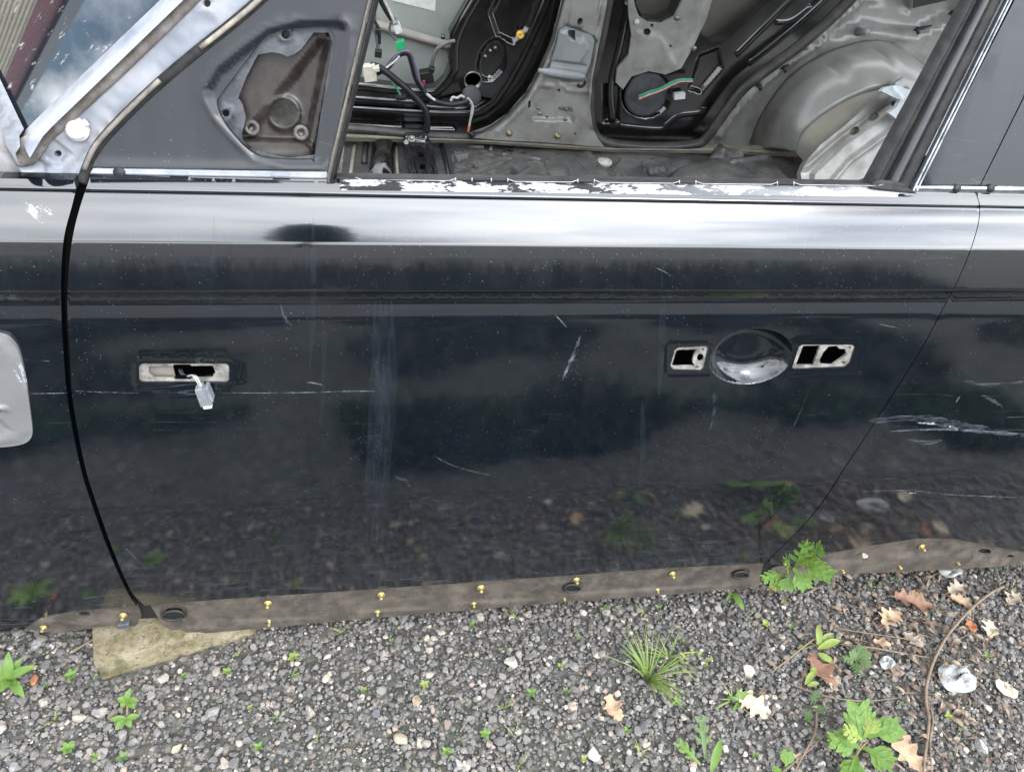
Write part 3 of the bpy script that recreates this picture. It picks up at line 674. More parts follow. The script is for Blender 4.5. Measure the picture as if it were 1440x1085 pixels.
strip('bright_edge', UP, q((1418.5, 1286, 268)), q((1423, 1291, 267)), arch(.0035), m_trim, hoff=.0)
strip('seal_foot', UP, [(1224, 256), (1232, 252), (1252, 253), (1264, 256)], [(1218, 263), (1234, 266), (1258, 269), (1284, 271)], [0, .004, .002, .006, .004], m_rubber, hoff=.004)
m_satin2 = paint('slate_pillar_cover', (.009, .0125, .0155), (.15, .17, .18), .11, ior=1.5, rough=.26)
pc = sheet('pillar_cover', UP, [(1424, 0), (1446, -72), (1700, -72), (1464, 71), (1438, 138), (1378, 260), (1292, 260)], m_satin2, car, res=.02, thick=.012, feats=[('line', [(1446, -72), (1424, 0), (1292, 258)], .004, .006)])
pc2 = sheet('pillar_cover', UP, [(1701, -70), (1465.5, 72), (1439.5, 139), (1379.5, 260.5), (1750, 270)], m_satin2, car, res=.02, thick=.012)
rfl = strip('rear_belt_flange', UP, [(1288, 260.5), (1440, 263), (1750, 270)], [(1283, pytop(1283) + .6), (1440, pytop(1440) + .6), (1750, pytop(1750) + .6)], [.001, .003, .002, .002, 0], m_trim, hoff=0)
for p in ((1344, 267), (1391.5, 267)): lathe('clip_hole', UP.P(p[0], p[1] - 2.5, .002), UP.N, [(.0001, 0), (.0055, 0), (.0055, .0018), (.0001, .0018)], m_dark, rfl, 18)

# belt line: worn bright trim and segmented black wiper seal
def belt(px, a): return (px, 247.5 + (px - 480) * .0118 + a)
bt = []
V = []; F = []; xs = np.linspace(478, 1262, 60)
for i, px in enumerate(xs):
    for k, (dy, off) in enumerate(((5.5, .0005), (7, .004), (10, .005), (13.5, .004), (17, .002), (20, .0))):
        p = SB(*belt(px, dy)) if belt(px, dy)[1] > pytop(px) else UP.P(*belt(px, dy), 0.0)
        V.append(p + np.array([0, -.5, .86]) * off)
for i in range(len(xs) - 1):
    for k in range(5): F.append((i * 6 + k, i * 6 + k + 1, (i + 1) * 6 + k + 1, (i + 1) * 6 + k))
g = G('flaking_bright_belt_trim')
fk = g.math('MULTIPLY', g.ramp(g.noise(38, 9, .75, sc=(.45, 1, 2.2)), [(.46, 0.), (.51, 1.)]), g.ramp(g.xyz()[0], [(.25, 1.), (.75, .55)]))
g.set(base_color=g.mix(fk, g.mix(g.noise(90, 5), (.55, .57, .60), (.38, .40, .43)), (.012, .012, .014)), roughness=g.math('ADD', .22, g.math('MULTIPLY', fk, .4)), metallic=.55)
mesh('belt_trim', V, F, g.m, car, True)
ws = strip('window_wiper_seal', UP, [belt(474, -2), belt(870, -1.5), belt(1262, -1)], [belt(474, 5.5), belt(870, 5.5), belt(1262, 5.5)], [-.012, .003, .006, .005, .001], m_rubber, n=40)
m_tick = simple('pale_seal_line', (.42, .43, .44), None, 50, .5)
for x0 in (640, 690, 811, 953, 1090):
    for dx in (0, 23):
        tube('seal_joint', [UP.P(*belt(x0 + dx, -1), .0065), UP.P(*belt(x0 + dx, 4.5), .0065)], .0007, m_tick, ws, 5)
for a, b in ((500, 640), (713, 811), (834, 953), (976, 1090), (1113, 1240)):
    tube('seal_line', [UP.P(*belt(a, .5), .0066), UP.P(*belt(a + 9, 3.6), .0066), UP.P(*belt(b - 9, 3.6), .0066), UP.P(*belt(b, .5), .0066)], .0005, m_tick, ws, 5)

# ---- A-pillar, windscreen
pil = sheet('windscreen_pillar', UPi, [(322, -66), (259, 0), (180, 79), (100, 153), (52, 200), (26, 236), (36, 250), (104, 258), (112, 256), (122, 231), (136, 205), (160, 179), (190, 151), (230, 113), (283, 67), (330, 31), (368, -4), (432, -66)], m_pillar, car, res=.012, thick=.05,
            holes=[rrect(75, 212, 85, 221, 4.4), circ(292, 5, 5, 5.5, 14)],
            feats=[('line', [(95, 250), (120, 215), (145, 188), (180, 155), (270, 82), (330, 38), (400, -20)], -.004, .006), ('poly', [(60, 205), (74, 193), (98, 216), (82, 232), (60, 226)], -.004, .006), ('poly', [(40, 238), (50, 222), (66, 232), (60, 248)], -.006, .008),
                   ('line', [(330, -60), (262, 8), (104, 158), (60, 200)], .006, .012), ('line', circ(292, 5, 8, 8, 14), .002, .004)], dense=[(rrect(38, 186, 110, 250, 4), .005)])
m_glseal = simple('weathered_glass_seal', (.085, .072, .062), (.14, .125, .11), 40, .75, bump=.5, bscale=400, dirt=(.28, .27, .26), damt=.5, dscale=60)
tube('windscreen_seal', [UPi.P(*p, .006) for p in ((334, -66), (263, 4), (181, 84), (101, 158), (62, 193), (45, 207))], .0085, m_glseal, car, 10, flat=.6, up=UP.N, sub=5)
tube('windscreen_seal_end', [UPi.P(*p, .004) for p in ((62, 193), (44, 208), (33, 222), (28, 233))], [.009, .014, .013, .003], m_glseal, car, 10, flat=.6, up=UP.N, sub=4)
ds = tube('door_seal', [UPi.P(*p, .004) for p in ((438, -66), (371, -3), (332, 31), (284, 69), (230, 114), (189, 152), (156, 186), (137, 210), (124, 238), (118, 256))], .0065, m_rubber, car, 8, flat=.7, up=UP.N, sub=4)
tube('seal_bead', [UPi.P(*p, .011) for p in ((436, -66), (369, -2), (333, 29), (285, 67))], .003, simple('brown_bead', (.16, .14, .12), (.3, .27, .22), 80, .6), ds, 6, sub=3)
tube('seal_bead', [UPi.P(*p, .011) for p in ((228, 112), (187, 151), (154, 185), (135, 209), (123, 236))], .003, simple('brown_bead_b', (.20, .18, .16), (.10, .09, .08), 80, .6), ds, 6, sub=3)
# white plastic clip on the pillar
cc = UPi.P(110, 182, .002)
clip = lathe('plastic_clip', cc, UPi.N + np.array([.1, 0, .1]), [(.0001, 0), (.0125, 0), (.0130, .002), (.0125, .004), (.0105, .0045), (.0100, .009), (.0085, .010), (.003, .010), (.0022, .008), (.0001, .008)], m_white, car, 24)
t1 = UPi.P(119, 175, .008); t2 = UPi.P(126, 170, .008)
tube('clip_tail', [cc + UPi.N * .008, t1, t2], [.003, .0025, .0045], m_white, clip, 8)

A0 = UPi.P(37, 181, -.012); B0 = UPi.P(216, 9, -.012)
nA = np.cross(ray(37, 181), ray(0, 105)); ccw = .02
a_ = -(nA[1] + ccw * nA[2]) / nA[0]
cowl = np.array([a_, 1., ccw]); cowl /= np.linalg.norm(cowl)
Ud = (B0 - A0) / np.linalg.norm(B0 - A0); nW = np.cross(Ud, cowl); nW /= np.linalg.norm(nW)
if nW[2] < 0: nW = -nW
WF = Frame(A0, Ud, np.cross(nW, Ud))
print('COWL', a_, 'pillar dir', Ud.round(3), 'glass normal', nW.round(3))
# ------------------------------------------------------------------ windscreen glass and cowl corner
g = G('windscreen_glass')
wv = g.ramp(g.noise(55, 8, .7), [(.60, 0.), (.74, .5)])
g.set(base_color=g.mix(wv, (.010, .014, .018), (.6, .6, .6)), roughness=g.math('ADD', .015, g.math('MULTIPLY', wv, .5)), ior=2.3)
m_glass = g.m
wo = [(37, 181), (216, 9), (300, -72), (140, -200), (-60, -160), (-60, -17)]
glass = sheet('windscreen', WF, wo, m_glass, car, res=.06, thick=.005)
m_frit = simple('whitish_glass_border', (.13, .15, .19), (.20, .22, .26), 25, .15, ior=1.7, dirt=(.30, .30, .31), damt=.5, dscale=30)
strip('windscreen_border', sub_frame(WF, .002), [(30, 196), (37, 181), (216, 9), (300, -72)], [(42, 222), (62, 189), (256, 2), (334, -72)], [0, .001, .001, 0], m_frit)
cw = Frame(A0 + np.array([0, 0, -.004]), cowl, np.cross(np.array([0, 0, 1.]), cowl))
m_cowl = simple('chalky_cowl', (.22, .235, .26), (.15, .16, .185), 20, .5, dirt=(.05, .05, .055), damt=.75, dscale=34)
strip('cowl_corner', sub_frame(WF, .003), [(-60, -10), (0, 108), (36, 183)], [(-60, 90), (0, 190), (30, 236)], [.002, .006, .004, .008, .002], m_cowl)
strip('scuttle_side', UPi, [(-80, 120), (0, 192), (30, 236)], [(-80, 262), (0, 258), (38, 257)], [-.03, -.012, -.02, -.02], simple('scuttle_brown', (.10, .09, .09), (.22, .22, .24), 40, .6, dirt=(.35, .35, .37), damt=.5, dscale=30))

# ------------------------------------------------------------------ far side of the cabin
YD = 1.56
m_skin = simple('greenish_grey_skin', (.27, .295, .27), (.22, .24, .225), 6, .5, dirt=(.33, .34, .31), damt=.3, dscale=20)
m_tan = simple('tan_beam', (.27, .25, .215), (.20, .185, .16), 20, .55)
far_skin = sheet('far_door_outer_skin', FY(1.66), [(380, -160), (760, -160), (760, 150), (380, 150)], m_skin, car, res=.04, feats=[('line', [(500, 66), (640, 78)], -.004, .02), ('poly', [(560, -60), (640, -40), (640, 40), (560, 20)], .004, .02)])
strip('intrusion_beam', FY(1.645), [(470, 8), (545, 33), (640, 61)], [(470, 20), (540, 46), (636, 73)], arch(.014), m_tan)
mesh('paper_label', [FY(1.655).P(*p, h) for h in (0, .001) for p in ((556, -40), (614, -40), (612, 16), (552, 1))], [(0, 1, 2, 3), (7, 6, 5, 4), (0, 4, 5, 1), (1, 5, 6, 2), (2, 6, 7, 3), (3, 7, 4, 0)], simple('label_paper', (.62, .62, .58), (.5, .5, .46), 40, .7), far_skin)
fd = sheet('far_front_door', FY(YD), [(386, 104), (500, 116), (560, 124), (598, 128), (614, 123), (625, 112), (632, 95), (630, 80), (634, 60), (632, 48), (645, 25), (662, -5), (700, -80), (760, -160), (850, -160), (812, -60), (797, 0), (782, 55), (762, 103), (744, 136), (718, 165), (694, 183), (670, 192), (600, 190), (500, 180), (386, 176)],
           m_blackp, car, res=.006, thick=.05, holes=[circ(665, 113, 11.5, 11.5, 20), circ(729, 41, 2.2, 2.2, 8), circ(735, 41, 2.2, 2.2, 8)],
           feats=[('poly', [(386, 132), (500, 138), (600, 144), (650, 132), (690, 142), (668, 156), (640, 157), (500, 150), (386, 144)], -.020, .016),
                  ('poly', circ(692, 85, 18, 30, 20, .35), -.014, .016), ('poly', [(386, 166), (560, 172), (640, 176), (640, 182), (560, 180), (386, 172)], -.008, .014), ('poly', [(690, 20), (720, -40), (770, -40), (742, 40), (722, 60), (700, 50)], -.012, .022)])
def ribs(lines, y, r, mat, parent, flat=.55):
    for ln in lines: tube('stiffening_rib', [FY(y).P(*p) for p in ln], r, mat, parent, 10, flat=flat, up=(0, -1, 0), sub=5)
ribs([[(386, 112), (500, 121), (598, 131), (620, 124), (638, 100), (639, 80), (641, 58), (652, 30), (672, -5), (722, -90)], [(386, 150), (495, 154), (640, 161), (684, 152), (712, 120), (748, 50), (786, -40)], [(386, 134), (500, 140), (590, 146)]], YD + .002, .014, m_blackp, fd)
m_seal2 = simple('soft_black_seal', (.013, .013, .013), (.028, .028, .027), 20, .42, dirt=(.10, .09, .075), damt=.35, dscale=20)
tube('far_door_seal', [FY(1.50).P(*p) for p in ((852, -160), (806, -30), (796, 10), (780, 62), (760, 108), (741, 140), (714, 168), (690, 185), (668, 193), (600, 191), (500, 182), (386, 178))], .016, m_seal2, car, 10, sub=5)
for c, r, m in (((690, 73), .006, m_steel), ((683, 81), .006, m_steel), ((697, 69), .006, m_steel), ((623, 52), .007, m_blackp), ((622, 135), .007, m_steel), ((689, 110), .005, m_white)):
    lathe('rivet', FY(YD).P(*c, -.012 if m is not m_blackp else 0), (0, -1, 0), [(r, -.004), (r, .003), (r * .7, .006), (.0003, .007)], m, fd, 12)
lathe('brass_grommet', FY(YD).P(731.5, 49, .0), (0, -1, 0), [(.012, -.004), (.012, .004), (.009, .007), (.004, .007), (.003, .003), (.0002, .003)], simple('yellow_grommet', (.75, .50, .10), (.6, .38, .07), 90, .45), fd, 18)
lathe('speaker_hole_liner', FY(YD).P(665, 113, .004), (0, -1, 0), [(.028, -.02), (.028, .003), (.025, .004), (.024, -.02)], m_steel, fd, 24)

# far sill ledge and B-pillar
m_led = simple('dirty_far_sill', (.21, .20, .17), (.14, .135, .115), 18, .5, dirt=(.16, .13, .06), damt=.65, dscale=16)
strip('far_sill', FY(1.49), [(386, 180), (560, 189), (668, 193.5), (850, 205), (1010, 206), (1120, 210)], [(386, 200), (560, 201), (668, 202), (850, 214), (1010, 217), (1120, 222)], [-.02, .004, .010, .003, .006, -.01], m_led, n=40)
bp = sheet('far_centre_pillar', FY(1.48), [(862, -160), (806, -60), (795, 0), (780, 60), (760, 106), (742, 138), (716, 167), (692, 185), (668, 194), (700, 197), (760, 200), (850, 207), (842, 197), (833, 180), (829, 150), (832, 110), (840, 70), (852, 10), (866, -60), (900, -160)],
           m_grey, car, res=.011, thick=.05, holes=[circ(814, 28, 4.2, 5.2, 12, .3), rrect(742.5, 140, 746, 152, 1.6), circ(786, 127, 2.2, 2.2, 8), circ(809, 188, 1.6, 1.6, 8)],
           feats=[('line', [(806, -60), (797, 10), (782, 62), (763, 108), (740, 145), (700, 185)], .008, .010), ('poly', [(809, -60), (846, -60), (838, 55), (822, 45), (812, 37), (800, 36)], .016, .010), ('poly', [(785, 42), (798, 38), (834, 52), (833, 80), (826, 116), (790, 112), (768, 104), (776, 84)], -.016, .010),
                  ('poly', rrect(750, 147, 806, 169, 5), -.006, .006), ('poly', rrect(782, 155, 806, 176, 5), -.006, .006), ('line', [(745, 124), (770, 121), (786, 118), (797, 127), (830, 128)], .005, .006), ('line', [(850, 10), (838, 70), (829, 130), (833, 178)], .010, .008)])
m_bel = simple('grey_belt_bracket', (.25, .27, .275), (.20, .215, .22), 10, .42)
bb = sheet('belt_bracket', FY(1.462), [(788, 44), (797, 39), (832, 50), (836, 56), (830, 90), (822, 108), (772, 102), (777, 86), (784, 64)], m_bel, car, res=.006, thick=.03, holes=[[(798, 42), (809, 43), (809, 57), (799, 50)]],
           feats=[('poly', [(790, 46), (798, 42), (800, 52), (815, 57), (822, 52), (826, 70), (815, 88), (788, 86)], .012, .010), ('line', [(778, 88), (822, 94)], -.008, .006)])
tube('belt_roller', [FY(1.45).P(*p) for p in ((757, 99), (775, 102), (812, 107), (822, 108))], [.006, .012, .012, .009], m_bel, bb, 10)
tube('belt_hook', [FY(1.45).P(*p) for p in ((812, 120), (818, 122), (824, 115))], .005, m_rubber, bb, 8, sub=3)
for p in ((716, 187), (784, 191)): lathe('bolt', FY(1.48).P(*p), (0, -1, 0), [(.011, -.003), (.011, .002), (.007, .0025), (.007, .010), (.0003, .011)], simple('brassy_bolt', (.32, .27, .18), None, 80, .4, metal=.6), bp, 6 + 8)
for p in ((758, 153), (797, 155), (795, 169), (760, 161), (770, 164)): lathe('bolt', FY(1.48).P(*p, -.008), (0, -1, 0), [(.0055, -.002), (.0055, .004), (.0003, .005)], m_steel, bp, 10)

# far rear door
sheet('far_rear_door_skin', FY(1.66), [(850, -160), (1180, -160), (1180, 120), (850, 140)], simple('olive_inner_skin', (.16, .155, .125), (.10, .095, .08), 9, .45), car, res=.06)
frd_out = [(905, -160), (868, -60), (857, 0), (844, 70), (837, 110), (834, 150), (837, 178), (845, 191), (870, 199), (930, 202), (974, 198), (990, 187), (1010, 160), (1040, 122), (1080, 90), (1130, 52), (1185, 2), (1240, -60), (1320, -160)]
frd = sheet('far_rear_door', FY(YD), frd_out, m_blackp, car, res=.006, thick=.05, holes=[[(925, -130), (900, -50), (894, 5), (904, 25), (925, 29), (944, 20), (954, 0), (975, -60), (990, -130)], [(1015, -100), (998, 0), (986, 48), (1002, 60), (1025, 55), (1060, 22), (1085, 0), (1150, -80)]],
            feats=[('poly', circ(909, 133, 34, 32, 20), -.012, .018), ('poly', [(850, 120), (872, 120), (870, 170), (850, 172)], -.012, .018), ('poly', [(985, 80), (1010, 70), (1015, 95), (985, 130), (970, 125)], -.014, .018)])
ribs([[(870, 177), (926, 182), (938, 175), (955, 162), (984, 158), (989, 150)], [(1034, 78), (1070, 42), (1100, 12), (1150, -40)], [(1052, 90), (1095, 56), (1160, -2), (1200, -50)], [(862, 172), (859, 120), (872, 60), (884, 0)], [(1090, 30), (1112, 28), (1140, 8)]], YD + .002, .012, m_blackp, frd)
tube('far_rear_door_seal', [FY(1.50).P(*p) for p in ((905, -160), (866, -60), (855, 0), (841, 72), (832, 112), (829, 152), (833, 182), (843, 196), (870, 204), (930, 207), (978, 203), (995, 191), (1016, 162), (1046, 124), (1086, 93), (1136, 55), (1190, 5), (1246, -60), (1320, -160))], .017, m_seal2, car, 10, sub=5)
gp = sheet('grey_inner_panel', FY(1.545), [(880, -60), (893, 8), (899, 24), (912, 32), (930, 33), (948, 24), (958, 4), (975, -60), (1020, -60), (993, 28), (975, 66), (958, 96), (936, 105), (912, 100), (888, 108), (876, 126), (866, 116), (868, 96), (884, 78), (888, 50), (884, 20)], m_grey, car, res=.012, thick=.012,
           holes=[circ(910, 45, 5.5, 5, 12), circ(917, 36, 2.5, 2.5, 8), circ(943, 65, 1.8, 1.8, 8)], feats=[('line', [(985, 0), (962, 70), (945, 98)], .006, .008), ('poly', [(895, 45), (930, 50), (950, 90), (920, 96), (890, 96)], .004, .02)])
for p in ((895, 31), (952, 25), (976, 68)): lathe('rivet', FY(1.545).P(*p, .002), (0, -1, 0), [(.008, -.002), (.008, .003), (.003, .005), (.0002, .005)], m_white if p[0] == 895 else m_steel, gp, 12)
m_grm = simple('grey_foam_grommet', (.055, .06, .066), (.035, .038, .042), 40, .7)
gr = lathe('oval_grommet', FY(YD).P(909, 133, -.006), (0.1, -1, .1), [(.072, -.004), (.072, .004), (.062, .010), (.050, .006), (.040, .010), (.015, .016), (.0005, .016)], m_grm, frd, 28)

# rear quarter: side panel, wheelhouse, beam, bracket
qp = sheet('far_quarter_panel', FY(1.585), [(985, 204), (998, 190), (1018, 164), (1046, 128), (1086, 96), (1136, 58), (1190, 6), (1246, -60), (1320, -160), (1600, -160), (1600, 280), (985, 280)], m_grey, car, res=.016, thick=.02,
           holes=[circ(1032, 148, 2.5, 3, 8), circ(1066, 118, 3, 3, 8), circ(1129, 66, 3.2, 3.2, 10), circ(1107, 80, 2, 2, 8), circ(1012, 172, 2, 2, 8)],
           feats=[('line', [(1010, 190), (1030, 160), (1058, 128), (1100, 92), (1150, 60), (1210, 10), (1270, -60)], .022, .014), ('poly', [(1150, 55), (1215, 40), (1290, 50), (1345, 20), (1345, -60), (1260, -60), (1190, 20)], -.03, .04), ('poly', [(1220, -40), (1280, -30), (1285, 18), (1225, 12)], -.02, .015),
                  ('line', [(1215, 42), (1290, 50), (1345, 30), (1420, -30)], .012, .015)])
sheet('rear_glass_reveal', FY(1.57), [(1283, 12), (1290, -60), (1420, -60), (1345, -2)], m_dark, car, res=.05)
oc = catmull([(1052, 212), (1062, 178), (1082, 142), (1112, 106), (1150, 80), (1190, 64), (1226, 56), (1258, 62), (1290, 84), (1330, 112), (1400, 170)], 5)
mc = catmull([(1088, 212), (1092, 182), (1110, 150), (1140, 120), (1178, 100), (1225, 92), (1262, 98), (1300, 116), (1340, 142), (1372, 165), (1430, 215)], 5)
ic = catmull([(1120, 216), (1126, 192), (1146, 170), (1178, 148), (1212, 132), (1250, 124), (1285, 128), (1320, 142), (1350, 162), (1380, 185), (1440, 230)], 5)
rows = []
for t in np.linspace(0, 1, 15):
    row = []
    for k, (a, b, c) in enumerate(zip(oc, mc, ic)):
        A3, B3, C3 = PY(*a, 1.575), PY(*b, 1.43), PY(*c, 1.36)
        q0 = (1 - t) ** 2 * A3 + 2 * t * (1 - t) * (B3 + np.array([0, 0, .02])) + t * t * C3
        s = k / (len(oc) - 1); bul = sum(math.exp(-((s - c_) / .012) ** 2) for c_ in (.40, .56, .70)) * math.sin(math.pi * min(1, t * 1.25)) * (t < .8)
        row.append(q0 + np.array([0, -.010, .010]) * bul * -1.0 + np.array([0, -.014, .018]) * (.5 + .5 * math.tanh((s - .42) * 60)) * (.5 - .5 * math.tanh((s - .72) * 60)) * math.sin(math.pi * t))
    rows.append(row)
nc = len(oc); V = [p for r in rows for p in r]; F = [(i * nc + k, (i + 1) * nc + k, (i + 1) * nc + k + 1, i * nc + k + 1) for i in range(14) for k in range(nc - 1)]
g = G('stained_wheelhouse_grey')
wx = g.xyz(); st = g.math('MULTIPLY', g.ramp(g.math('DIVIDE', wx[0], 3.0), [(PY(1060, 180, 1.5)[0] / 3, 1.), (PY(1115, 180, 1.5)[0] / 3, 0.)]), g.ramp(g.noise(7, 8, .7), [(.36, .35), (.56, 1.)]))
wc = g.mix(g.ramp(g.noise(6, 7, .65), [(.4, 0.), (.7, .7)]), (.27, .275, .26), (.19, .185, .155))
g.set(base_color=g.mix(st, wc, (.025, .02, .016)), roughness=g.math('ADD', .24, g.math('MULTIPLY', g.noise(12, 5), .15)), ior=1.8)
solid(mesh('far_wheelhouse', V, F, g.m, car, True), .002)
m_yel = simple('yellowed_grey_panel', (.29, .285, .255), (.24, .235, .205), 12, .45, dirt=(.26, .22, .12), damt=.5, dscale=14)
rows = [[PY(*p, y) for p in pl] for pl, y in ((ic, 1.362), ([(p[0] + 14 + .1 * max(0, 1250 - p[0]), p[1] + 28) for p in ic], 1.30), ([(p[0] + 40, p[1] + 90) for p in ic], 1.22))]
V = [p for r in rows for p in r]; F = [(i * nc + k, (i + 1) * nc + k, (i + 1) * nc + k + 1, i * nc + k + 1) for i in range(2) for k in range(nc - 1)]
mesh('wheelhouse_face', V, F, m_yel, car, True)
fb = Frame(PY(1200, 190, 1.26), (1, .05, .30), (0, .45, .9))
beam = sheet('seat_belt_beam', fb, [(1132, 224), (1138, 205), (1152, 190), (1180, 174), (1232, 138), (1256, 128), (1290, 148), (1330, 170), (1330, 250), (1150, 262)], m_grey, car, res=.005, thick=.03,
             holes=[circ(1201.5, 184.5, 6.5, 5.6, 14, -.3), circ(1226, 172.5, 6.5, 5.6, 14, -.3), circ(1242.5, 135.5, 4, 3.2, 10), circ(1252, 162, 4, 4, 10)],
             feats=[('line', [(1140, 216), (1180, 190), (1262, 150)], -.010, .012), ('poly', [(1150, 228), (1185, 200), (1262, 158), (1330, 150), (1330, 260), (1150, 262)], .014, .014), ('line', [(1168, 262), (1200, 226), (1290, 182)], .012, .010)])
sheet('pale_bracket', Frame(PY(1265, 145, 1.20), (1, .3, .1), (-.1, .3, 1)), [(1238, 125), (1243, 121), (1257, 119), (1266, 122), (1310, 145), (1300, 175), (1278, 176), (1263, 168), (1250, 157), (1261, 151), (1265, 143), (1262, 139)], simple('pale_zinc_bracket', (.50, .55, .57), (.42, .46, .48), 30, .4), car, res=.006, thick=.012,
      feats=[('line', [(1252, 122), (1268, 140), (1266, 160)], .006, .006)], holes=[circ(1262, 141, 3, 2, 8)])
m_blk = simple('black_plastic_clip', (.012, .012, .012), None, 30, .5)
for a, b in (((1285, 43), (1310, 36)), ((1334, 20), (1362, 9)), ((1098, 97), (1110, 91)), ((1063, 122), (1070, 112))):
    c = tube('trim_clip', [FY(1.56).P(*p) for p in (a, ((a[0] + b[0]) / 2, (a[1] + b[1]) / 2), b)], [.004, .009, .004], m_blk, car, 6, flat=.6)
    tube('clip_pin', [FY(1.56).P(a[0] + 4, a[1] - 4), FY(1.545).P(a[0] + 7, a[1] + 5)], .006, m_blk, c, 6)
lathe('trim_stud', FY(1.57).P(1212, 45), (0, -1, .3), [(.014, -.02), (.011, .0), (.010, .03), (.0005, .032)], m_grey, car, 12)

# floor pan
g = G('dirty_floor_pan')
n = g.noise(5, 9, .7)
fc = g.ramp(n, [(.34, (.02, .02, .02)), (.46, (.06, .06, .06)), (.58, (.13, .13, .122)), (.72, (.12, .10, .07))])
fc = g.mix(g.ramp(g.noise(70, 8, .75), [(.56, 0.), (.72, .7)]), fc, (.26, .23, .18))
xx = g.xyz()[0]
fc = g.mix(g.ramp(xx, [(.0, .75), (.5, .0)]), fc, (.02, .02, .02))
rust = g.math('MULTIPLY', g.ramp(g.noise(9, 9, .7), [(.54, 0.), (.64, .9)]), g.ramp(g.math('DIVIDE', xx, 3.0), [(.40, 0.), (.52, 1.)]))
g.set(base_color=g.mix(rust, fc, (.19, .075, .022)), roughness=g.ramp(g.noise(30, 4), [(.3, .22), (.7, .55)]), ior=1.7).bump(g.noise(160, 7, .7), .25, .002)
m_floor = g.m
ZF = .40
FLR = FZ(ZF)
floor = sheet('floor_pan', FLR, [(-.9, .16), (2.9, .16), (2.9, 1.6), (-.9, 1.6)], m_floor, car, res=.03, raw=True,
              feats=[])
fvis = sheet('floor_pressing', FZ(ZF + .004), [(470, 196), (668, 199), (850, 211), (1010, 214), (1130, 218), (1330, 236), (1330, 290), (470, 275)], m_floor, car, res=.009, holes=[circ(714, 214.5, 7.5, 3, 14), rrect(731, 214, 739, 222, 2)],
               feats=[('poly', [(636, 216), (680, 214), (764, 226), (772, 254), (640, 250)], .012, .010), ('poly', [(661, 238), (668, 230), (708, 221), (716, 224), (690, 236), (668, 242)], -.014, .008), ('poly', [(636, 232), (640, 218), (658, 216), (664, 220), (648, 234)], -.012, .008), ('poly', [(716, 242), (724, 234), (750, 226), (760, 228), (742, 240), (722, 252)], -.012, .008),
                      ('line', [(714 - 11, 214), (714, 210), (725, 215), (714, 219), (703, 214)], .004, .006), ('poly', [(766, 228), (790, 226), (800, 254), (776, 256)], .008, .008), ('poly', [(792, 230), (812, 228), (836, 256), (806, 256)], .010, .008),
                      ('line', [(824, 212), (860, 256)], .010, .010), ('line', [(838, 212), (874, 258)], -.010, .008), ('poly', [(858, 244), (872, 226), (900, 228), (915, 258), (862, 258)], .014, .010), ('poly', [(930, 262), (950, 245), (1000, 232), (1080, 230), (1115, 268), (930, 275)], .030, .03),
                      ('poly', [(898, 230), (930, 226), (936, 240), (905, 246)], .016, .014), ('poly', [(998, 212), (1030, 210), (1044, 224), (1000, 226)], .03, .012), ('line', [(1010, 218), (1025, 240), (1080, 232)], .01, .01)], dense=[(rrect(630, 210, 780, 258, 3), .005)])
pad = sheet('floor_damping_pad', FZ(ZF + .024), [(634, 217), (660, 213), (690, 215), (764, 226), (774, 262), (640, 258)], simple('dark_damping_pad', (.045, .046, .048), (.03, .03, .032), 14, .38, dirt=(.18, .17, .15), damt=.6, dscale=45), car, res=.004, thick=.012,
            feats=[('poly', [(661, 238), (668, 229), (708, 220), (717, 223), (690, 236), (668, 243)], -.018, .010), ('poly', [(638, 234), (642, 219), (658, 216), (665, 220), (648, 236)], -.016, .010), ('poly', [(716, 244), (724, 234), (750, 226), (761, 228), (742, 241), (722, 254)], -.016, .010)])
lathe('white_plug', FZ(ZF + .006).P(850, 229), (0, 0, 1), [(.024, -.004), (.024, .006), (.020, .009), (.012, .007), (.010, .012), (.0005, .012)], simple('chalky_plug', (.55, .54, .50), (.35, .34, .31), 60, .6), car, 20)
# seat mounting rail
ra = lambda px, py, h=.035: FZ(ZF + h).P(px, py)
rail = sheet('seat_rail', FZ(ZF + .035), [(563, 180), (602, 182), (620, 262), (582, 262)], m_blackp, car, res=.006, thick=.035, holes=[rrect(588, 214, 596, 221, 1), rrect(590, 231, 598, 238, 1)],
             feats=[('line', [(575, 205), (588, 262)], .006, .004), ('line', [(599, 207), (612, 262)], .006, .004), ('poly', [(566, 180), (600, 182), (602, 200), (568, 200)], .02, .008)])
for p in ((579, 196, 8), (571, 201, 5)): lathe('bolt', ra(p[0], p[1], .056), (0, -.5, 1), [(.0016 * p[2], -.004), (.0016 * p[2], .004), (.0008 * p[2], .005), (.0008 * p[2], .002), (.0002, .002)], m_steel, rail, 14)
V = []; F = []
for i in range(13):
    a = math.pi * i / 12
    for py in (203, 232, 262):
        cx = 541 + (py - 203) * -.10; V.append(FZ(ZF).P(cx - 18 * math.cos(a), py) + np.array([0, 0, .035 * math.sin(a)]))
for i in range(12):
    for k in range(2): F.append((i * 3 + k, i * 3 + k + 1, (i + 1) * 3 + k + 1, (i + 1) * 3 + k))
solid(mesh('black_floor_hump', V, F, m_blackp, car, True), .002)
for pl, w in ((((500, 196), (492, 252)), .006), (((556, 198), (560, 258)), .006), (((620, 200), (634, 258)), .008), (((515, 200), (512, 230)), .01), (((690, 204), (690, 212)), .006), (((660, 206), (680, 207)), .006)):
    tube('floor_rib', [FZ(ZF + .006).P(*p) for p in pl], w, m_blk if w > .006 else m_led, car, 6)

